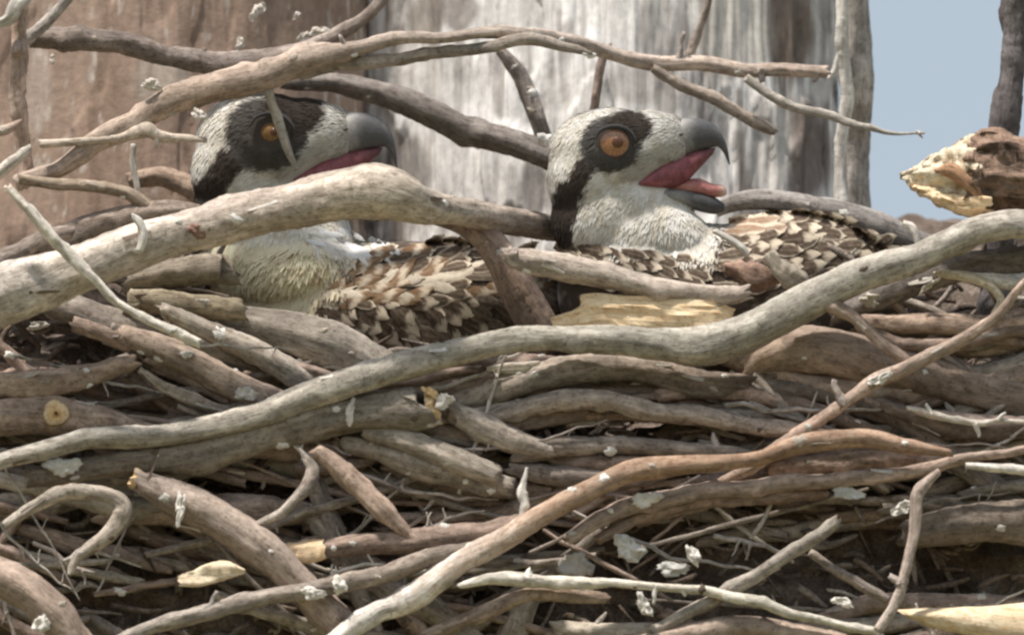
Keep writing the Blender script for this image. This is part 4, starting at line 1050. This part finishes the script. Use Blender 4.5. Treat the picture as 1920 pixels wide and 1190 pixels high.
loft('split_wood', 'large yellow and white peeled log across the bottom right corner',
     [(1682, 1142), (1740, 1140), (1800, 1138), (1860, 1134), (1930, 1128), (2000, 1124)], [(1700, 1156), (1750, 1176), (1810, 1190), (1870, 1204), (1930, 1214), (2000, 1224)], -40, [10, 26, 34, 38, 40, 42], 'wood', cat='split wood', seed=61, power=.95, ridged=.05, rag=4, tint=(.92, .95, .98))
stick('stick', 'smooth tan stick along the very bottom edge beneath the white twig',
      [(800, 1190, 12), (900, 1152, 14), (980, 1122, 15), (1060, 1112, 14), (1140, 1124, 10)], 'tan', -50, tints=[(.95, .85, .75)] * 2)
stick('stick', 'tan stick grazing the bottom edge below the slanting grey twig',
      [(1180, 1216, 20), (1280, 1190, 22), (1380, 1176, 22), (1480, 1186, 22), (1580, 1206, 20)], 'tan', -45, tints=[(1, .92, .84)] * 2)
stick('stick', 'dark level stick at far right, level with the white lichen elbow',
      [(1660, 766, 12), (1740, 790, 18), (1820, 804, 22), (1960, 806, 24)], 'dark', 22, tints=[(1.3, 1.15, 1.05)] * 2)
stick('stick', 'brown long stick at centre right just below the bend of the front branch',
      [(1230, 738, 13), (1310, 734, 16), (1400, 742, 17), (1480, 752, 16), (1550, 764, 12)], 'brown', 62, tints=[(1.5, 1.3, 1.2)] * 2)
stick('stick', 'bright bleached stick end at the right edge above the climbing twig',
      [(1812, 874, 6), (1850, 876, 9), (1900, 880, 10), (1960, 884, 10)], 'white', -50)
stick('twig', 'tangled thin pale twig with side shoots above the long tan stick at far right',
      [(1700, 766, 5), (1748, 776, 8), (1790, 788, 7), (1840, 794, 6), (1880, 788, 5), (1940, 792, 5)], 'white', -20, cat='twig', group=None, stubs=[(.2, -12, -22, 4), (.55, 8, 26, 4), (.75, 16, -16, 4)], tints=[(.88, .84, .8)] * 2)
stick('twig', 'white upright scrap of twig standing at bottom centre beside the orange brown branch',
      [(988, 878, 3), (984, 902, 6), (978, 926, 9), (982, 948, 8), (974, 976, 4)], 'white', -62, cat='twig', group=None, rough=1.8)

# ------------------------------------------------------------------ filler sticks that show in the gaps
HOLLOWS = [(1350, 1050, 90, 50), (1570, 1090, 110, 45), (1860, 1075, 100, 36), (330, 1135, 110, 40), (100, 640, 80, 40), (1150, 795, 120, 20), (1630, 1010, 60, 50), (180, 985, 50, 24), (1120, 1140, 110, 26), (500, 920, 50, 26)]
def too_near_bird(x, y):
    return (470 < x < 1560 and y < 655) or any(((x - h[0]) / h[2]) ** 2 + ((y - h[1]) / h[3]) ** 2 < 1 for h in HOLLOWS)
pal = [('grey', 'grey', (.95, .91, .86)), ('tan', 'tan', (.88, .8, .74)), ('brown', 'brown', (1.35, 1.22, 1.14)), ('dark', 'dark', (1.35, 1.27, 1.18)), ('pale', 'pale', (.9, .87, .82))]
rk = np.random.default_rng(77)
nfill = 0; tries = 0
while nfill < 250 and tries < 9000:
    tries += 1
    x = rk.uniform(-40, 1960); y = rk.uniform(440, 1225)
    if too_near_bird(x, y): continue
    if y < 560 and not (x < 330 or x > 1640): continue
    if y < 490 and x > 1500: continue
    ln = rk.uniform(240, 800); a = rk.normal(0.05 if x > 700 else 0.18, 0.24)
    if rk.random() < .14: a = rk.uniform(-1.2, 1.2); ln *= .6
    rad = float(np.clip(rk.lognormal(2.25, .55), 3.5, 30)); mi = rk.choice(5, p=[.3, .26, .22, .12, .10])
    dx, dy = math.cos(a) * ln / 2, math.sin(a) * ln / 2; cv = rk.normal(0, ln * .06)
    xs_ = [x - dx, x - dx * .35, x + dx * .35, x + dx]; ys_ = [y - dy, y - dy * .35 + cv, y + dy * .35 + cv * .8, y + dy]
    if any(too_near_bird(q, w - 8) for q, w in zip(np.interp(np.linspace(0, 3, 13), range(4), xs_), np.interp(np.linspace(0, 3, 13), range(4), ys_))): continue
    if min(ys_) < 430: continue
    mk, cn, tt = pal[mi]
    zone = ('lower' if y > 900 else 'upper') + ' ' + ('left' if x < 640 else 'middle' if x < 1280 else 'right')
    size = 'thin' if rad < 8 else 'stout'
    lab = '%s %s stick wedged among others in the %s part of the nest' % (size, cn, zone)
    stick('twig' if rad < 8 else 'stick', lab, [(xs_[0], ys_[0], rad * .75), (xs_[1], ys_[1], rad), (xs_[2], ys_[2], rad * 1.05), (xs_[3], ys_[3], rad * .7)],
          mk, rk.uniform(34, 120) + rad * 1.2 + (170 if y < 640 and x < 430 else 0), cat='twig' if rad < 8 else 'stick', group=lab.replace('stick wedged', 'sticks wedged'),
          tints=[tuple(np.array(tt) * rk.uniform(.75, 1.1)), tuple(np.array(tt) * rk.uniform(.75, 1.1))], lean=True,
          stubs=[(rk.uniform(.2, .8), rk.uniform(-20, 20), rk.choice([-1, 1]) * rk.uniform(10, 26), rad * .35 + 1)] if rk.random() < .35 else ())
    nfill += 1

nthin = 0
while nthin < 38:
    x = rk.uniform(-20, 1940); y = rk.uniform(650, 1200)
    if too_near_bird(x, y - 20): continue
    ln = rk.uniform(110, 420); a = rk.normal(0, .55); rad = rk.uniform(2.4, 5.0)
    dx, dy = math.cos(a) * ln / 2, math.sin(a) * ln / 2
    if y - abs(dy) < 640: continue
    kx = rk.uniform(-.2, .3); ky = rk.normal(0, ln * .035)
    zone = ('lower' if y > 900 else 'upper') + ' ' + ('left' if x < 640 else 'middle' if x < 1280 else 'right')
    mk = ['pale', 'tan', 'grey', 'white'][rk.choice(4, p=[.35, .25, .28, .12])]
    lab = 'fine brittle %s twig lying over thicker sticks in the %s part of the nest' % ({'white': 'whitish'}.get(mk, mk), zone)
    st = [(rk.uniform(.15, .9), rk.uniform(-16, 16), rk.choice([-1, 1]) * rk.uniform(8, 30), rad * .55) for _ in range(rk.integers(1, 4))]
    stick('twig', lab, [(x - dx, y - dy, rad), (x + dx * kx, y + dy * kx + ky, rad * .95), (x + dx, y + dy, rad * .5)], mk, rk.uniform(-6, 50), cat='twig', group=lab.replace('twig lying', 'twigs lying'), stubs=st, wig=4)
    nthin += 1

# ------------------------------------------------------------------ lichen crusts and down tufts
def tuft(label, x, y, rx, ry, d, col=(0.76, 0.72, 0.65), seed=1, name='lichen_flake', cat='lichen', ang=0.0, thick=.35, group=None):
    """an irregular crumpled flake with real thickness"""
    nu, nv = 30, 14; V = []; r = np.random.default_rng(seed); thick = max(thick, .42)
    if rx > 20: rx, ry = rx * .82, ry * .78
    ph = r.uniform(0, 6.28, 6)
    th = np.linspace(0, 2 * math.pi, nu, endpoint=False)
    edge = 1 + .14 * np.sin(2 * th + ph[0]) + .14 * np.sin(3 * th + ph[1]) + .08 * np.sin(5 * th + ph[2]) + .07 * np.sin(11 * th + ph[3]) + r.uniform(-.07, .07, nu)
    for i in range(nv + 1):
        p = math.pi * i / nv
        for k, t in enumerate(th):
            a = math.sin(p) ** .6 * edge[k]; xx = rx * a * math.cos(t); yy = ry * a * math.sin(t)
            zz = -min(rx, ry) * thick * math.cos(p)
            V.append((x + xx * math.cos(ang) - yy * math.sin(ang), y + xx * math.sin(ang) + yy * math.cos(ang), d + zz))
    V = np.array(V); n = fbm(V / (min(rx, ry) * .6 + 1), seed, 3)
    V[:, 2] += n * min(rx, ry) * .8 + vnoise(V / 4.5, seed + 9) * 2.2; V[:, 1] += vnoise(V / 5, seed + 3) * 1.6; V[:, 0] += vnoise(V / 5, seed + 5) * 1.6
    V[:, 2] += bd(V[:, 1])
    ix = np.arange(len(V)).reshape(nv + 1, nu)
    F = np.stack([ix[:-1], np.roll(ix[:-1], -1, 1), np.roll(ix[1:], -1, 1), ix[1:]], -1).reshape(-1, 4).tolist()
    c = lerp(np.array(col) * .8, np.minimum(np.array(col) * 1.12, .88), smooth(-.5, .3, n))
    return tag(mesh_obj(name, P(V[:, 0], V[:, 1], V[:, 2]), F, M['lichen'], None, c), label, cat, group)

tuft('pale square flake of bark under the left end of the long front branch', 118, 874, 38, 24, -20, (0.66, 0.64, 0.58), seed=71, name='bark_flake', cat='bark', thick=.25)
tuft('oval white lichen lump on the long tan stick at centre right', 1212, 936, 34, 19, -48, seed=3, ang=-.35)
tuft('white curled flake of lichen on the diagonal log at lower left', 338, 952, 9, 30, -74, seed=4, ang=.15)
tuft('small white flake on the snapped olive log, under the front branch', 657, 772, 9, 24, -30, seed=5, ang=.2)
tuft('white lichen scrap beside the orange heart of the snapped olive log', 832, 752, 18, 15, -25, seed=6)
tuft('orange heartwood flake on the snapped end of the olive log', 806, 734, 22, 9, -30, (0.78, 0.56, 0.30), seed=7, ang=.6, name='heartwood_flake', cat='wood chip')
tuft('white flake near the foot of the tan corner log, bottom left', 80, 1166, 14, 24, -112, seed=8, ang=.4)
tuft('white lichen cluster at the crossing of the diagonal log and the bowed bottom stick', 588, 1112, 30, 14, -86, seed=9)
tuft('white lichen crumb right of the crossing cluster at bottom left', 636, 1096, 14, 16, -86, seed=10)
tuft('tall white triangular scrap of down above the bottom white twig', 1180, 1028, 36, 30, -30, (0.60, 0.585, 0.54), seed=11, ang=.5, name='down_tuft', cat='down feather', thick=.2)
tuft('grey translucent looking scrap of down left of the white triangular scrap', 1080, 1060, 36, 34, -20, (0.40, 0.375, 0.335), seed=12, name='down_tuft', cat='down feather', thick=.2)
tuft('bright white curl of down right of the triangular scrap', 1300, 1040, 26, 14, -50, seed=13, ang=.9, name='down_tuft', cat='down feather')
tuft('pale ragged scrap of down under the bright white curl', 1262, 1066, 40, 16, -40, (0.55, 0.54, 0.5), seed=14, name='down_tuft', cat='down feather')
tuft('white scrap hanging beneath the bottom white twig', 1208, 1134, 12, 22, -85, seed=15, ang=-.5, name='down_tuft', cat='down feather')
tuft('white lichen plate on the orange brown branch where it crosses lower centre', 862, 1034, 22, 12, -60, seed=16, ang=-.3)
tuft('wide white crust below the long tan stick at right', 1590, 924, 42, 14, -20, (0.66, 0.66, 0.62), seed=17, ang=.08)
tuft('white wedge of lichen beside the bend of the climbing twig', 1690, 952, 24, 14, -60, seed=18, ang=-.4)
tuft('white bird shaped scrap at bottom right above the white twig', 1580, 1128, 24, 12, -70, seed=19, ang=.4)
tuft('white lichen elbow knob on the rosy forked twig at right', 1650, 710, 28, 13, -58, seed=20, ang=-.4)
tuft('pale lump of lichen under the front branch at right, above the tan log', 1630, 562, 20, 12, 25, (0.6, 0.56, 0.48), seed=21)
tuft('pale hooked scrap in the dark gap under the front branch at far right', 1742, 536, 26, 7, 30, (0.66, 0.6, 0.52), seed=22, ang=-.6)
tuft('tiny white dot of lichen on the right arm of the front branch', 1666, 498, 7, 9, -32, seed=23)
tuft('pale scrap beneath the grey slanting stick at left', 350, 664, 12, 8, 18, seed=24)
tuft('pale round lichen scrap above the front branch at left', 462, 738, 20, 14, 5, (0.6, 0.57, 0.52), seed=25)
tuft('white speck cluster in the dark hollow at left', 72, 610, 22, 10, 40, (0.5, 0.48, 0.44), seed=26)
tuft('rosy white flake at the end of the knobbly twig beside the left chick', 374, 216, 18, 9, 180, (0.74, 0.68, 0.62), seed=27, ang=.5)
tuft('whitish crust on the arching branch against the brown trunk', 285, 160, 24, 14, 190, (0.66, 0.6, 0.53), seed=28)
tuft('rusty stain lump on the pale log below the left chick', 372, 432, 24, 20, -92, (0.30, 0.19, 0.15), seed=29, name='bark_patch', cat='bark')
tuft('white downy scrap on the nape of the right chick against the dark branch', 1026, 262, 18, 14, 330, (0.78, 0.76, 0.72), seed=30, name='down_tuft', cat='down feather')
for k, (x, y, d) in enumerate([(98, 112, 520), (450, 84, 520), (482, 22, 520), (556, 30, 520), (568, 70, 520), (600, 60, 520)]):
    r_ = 7 + 4 * (k % 3)
    tuft('small whitish crumb stuck on the brown trunk', x, y, r_ * .7, r_ * 1.3, d + 25, (0.72, 0.66, 0.58), seed=50 + k, ang=.3 * k, group='whitish crumbs stuck on the brown trunk')

# ------------------------------------------------------------------ lichen and bark scabs growing on the sticks themselves
bpy.context.view_layer.update()
dg = bpy.context.evaluated_depsgraph_get()
rs = np.random.default_rng(99); placed = 0
okn = ('stick', 'twig', 'log', 'long_branch', 'dead_branch')
for q in range(700):
    if placed >= 95: break
    x, y = rs.uniform(0, 1920), rs.uniform(60, 1190)
    t = P(np.array(x), np.array(y), np.array(0.)); dr = t - CAM; dr /= np.linalg.norm(dr)
    hit, loc, nor, _, ob, _ = scene.ray_cast(dg, Vector(CAM), Vector(dr))
    if not hit or ob.name.split('.')[0] not in okn or ob.parent: continue
    hx, hy, hd = unP(np.array(loc)); nl = Vector(nor).normalized()
    if nl.dot(Vector(dr)) > 0: nl = -nl
    r1 = float(np.clip(rs.lognormal(2.1, .4), 6, 19)); r2 = r1 * rs.uniform(.45, .9)
    k = rs.random()
    col = (0.84, 0.82, 0.77) if k < .45 else (0.60, 0.585, 0.53) if k < .62 else (0.48, 0.42, 0.35) if k < .9 else (0.16, 0.125, 0.10)
    tv = Vector((1, 0, 0)) - nl * nl.x; tv.normalize(); bv = nl.cross(tv); an = rs.uniform(-.6, .6)
    nu = 16; e_ = 1 + rs.uniform(-.32, .32, nu); V = []
    for (a_, h_) in ((1.12, -3.5), (1.02, -.8), (.86, .9), (.6, 1.5), (.3, 1.9)):
        for i in range(nu):
            th = 2 * math.pi * i / nu; uu = r1 * a_ * e_[i] * math.cos(th); vv = r2 * a_ * e_[i] * math.sin(th)
            hh = (h_ + rs.uniform(-.9, .9) * (a_ < .9)) - vv * vv / 38 - uu * uu / 160
            w_ = Vector(loc) + (tv * (uu * math.cos(an) - vv * math.sin(an)) + bv * (uu * math.sin(an) + vv * math.cos(an)) + nl * hh) * S
            V.append(tuple(w_))
    V.append(tuple(Vector(loc) + nl * 2.2 * S))
    V = np.array(V); ix = np.arange(5 * nu).reshape(5, nu)
    F = np.stack([ix[:-1], np.roll(ix[:-1], -1, 1), np.roll(ix[1:], -1, 1), ix[1:]], -1).reshape(-1, 4).tolist(); F += [[int(ix[-1][i]), int(ix[-1][(i + 1) % nu]), 5 * nu] for i in range(nu)]
    c = np.array(col) * rs.uniform(.85, 1.1, (len(V), 1))
    mesh_obj('lichen_patch' if k < .9 else 'bark_scab', V, F, M['lichen'], ob, c)
    placed += 1

placed = 0
for q in range(900):
    if placed >= 75: break
    x, y = rs.uniform(0, 1920), rs.uniform(100, 1190)
    t = P(np.array(x), np.array(y), np.array(0.)); dr = t - CAM; dr /= np.linalg.norm(dr)
    hit, loc, nor, _, ob, _ = scene.ray_cast(dg, Vector(CAM), Vector(dr))
    if not hit or ob.name.split('.')[0] not in okn or ob.parent: continue
    nl = Vector(nor).normalized()
    if nl.dot(Vector(dr)) > 0: nl = -nl
    # lie of the stick near the hit: first principal axis of its own nearby points
    vs = np.array([tuple(v.co) for v in ob.data.vertices]) + np.array(ob.location)
    dl = np.linalg.norm(vs - np.array(loc), axis=1); nb = vs[dl < np.sort(dl)[min(160, len(dl) - 1)]]
    u_, s_, vt = np.linalg.svd(nb - nb.mean(0)); tv = Vector(vt[0]) * (1 if rs.random() < .5 else -1)
    tv = (tv - nl * tv.dot(nl)).normalized(); bv = nl.cross(tv)
    ln, wd, lf = rs.uniform(16, 60), rs.uniform(2.5, 7), rs.uniform(2, 11)
    top, bot = [], []; nseg = 8
    for i in range(nseg):
        f = i / (nseg - 1); w_ = wd * (1 - .6 * f) * rs.uniform(.75, 1.1)
        for j in (-1, 0, 1):
            p = Vector(loc) + (tv * (ln * f) + bv * (w_ * j) + nl * (lf * f * f - 1.0 - (j * j) * w_ * .22 + .8)) * S
            top.append(tuple(p + nl * .9 * S)); bot.append(tuple(p - nl * .9 * S))
    V = np.array(top + bot); n3 = nseg * 3; F = []
    for i in range(nseg - 1):
        for j in range(2):
            a = i * 3 + j; F.append([a, a + 1, a + 4, a + 3]); F.append([n3 + a, n3 + a + 3, n3 + a + 4, n3 + a + 1])
        for j in (0, 2):
            a = i * 3 + j; F.append([a, a + 3, n3 + a + 3, n3 + a])
    a = (nseg - 1) * 3
    F += [[a, a + 1, n3 + a + 1, n3 + a], [a + 1, a + 2, n3 + a + 2, n3 + a + 1]]
    c = np.array([(0.42, 0.36, 0.31), (0.55, 0.5, 0.44), (0.24, 0.19, 0.16), (0.70, 0.66, 0.6)][rs.choice(4)])
    mesh_obj('peeling_bark', V, F, M['lichen'], ob, c * rs.uniform(.8, 1.1, (len(V), 1)))
    placed += 1
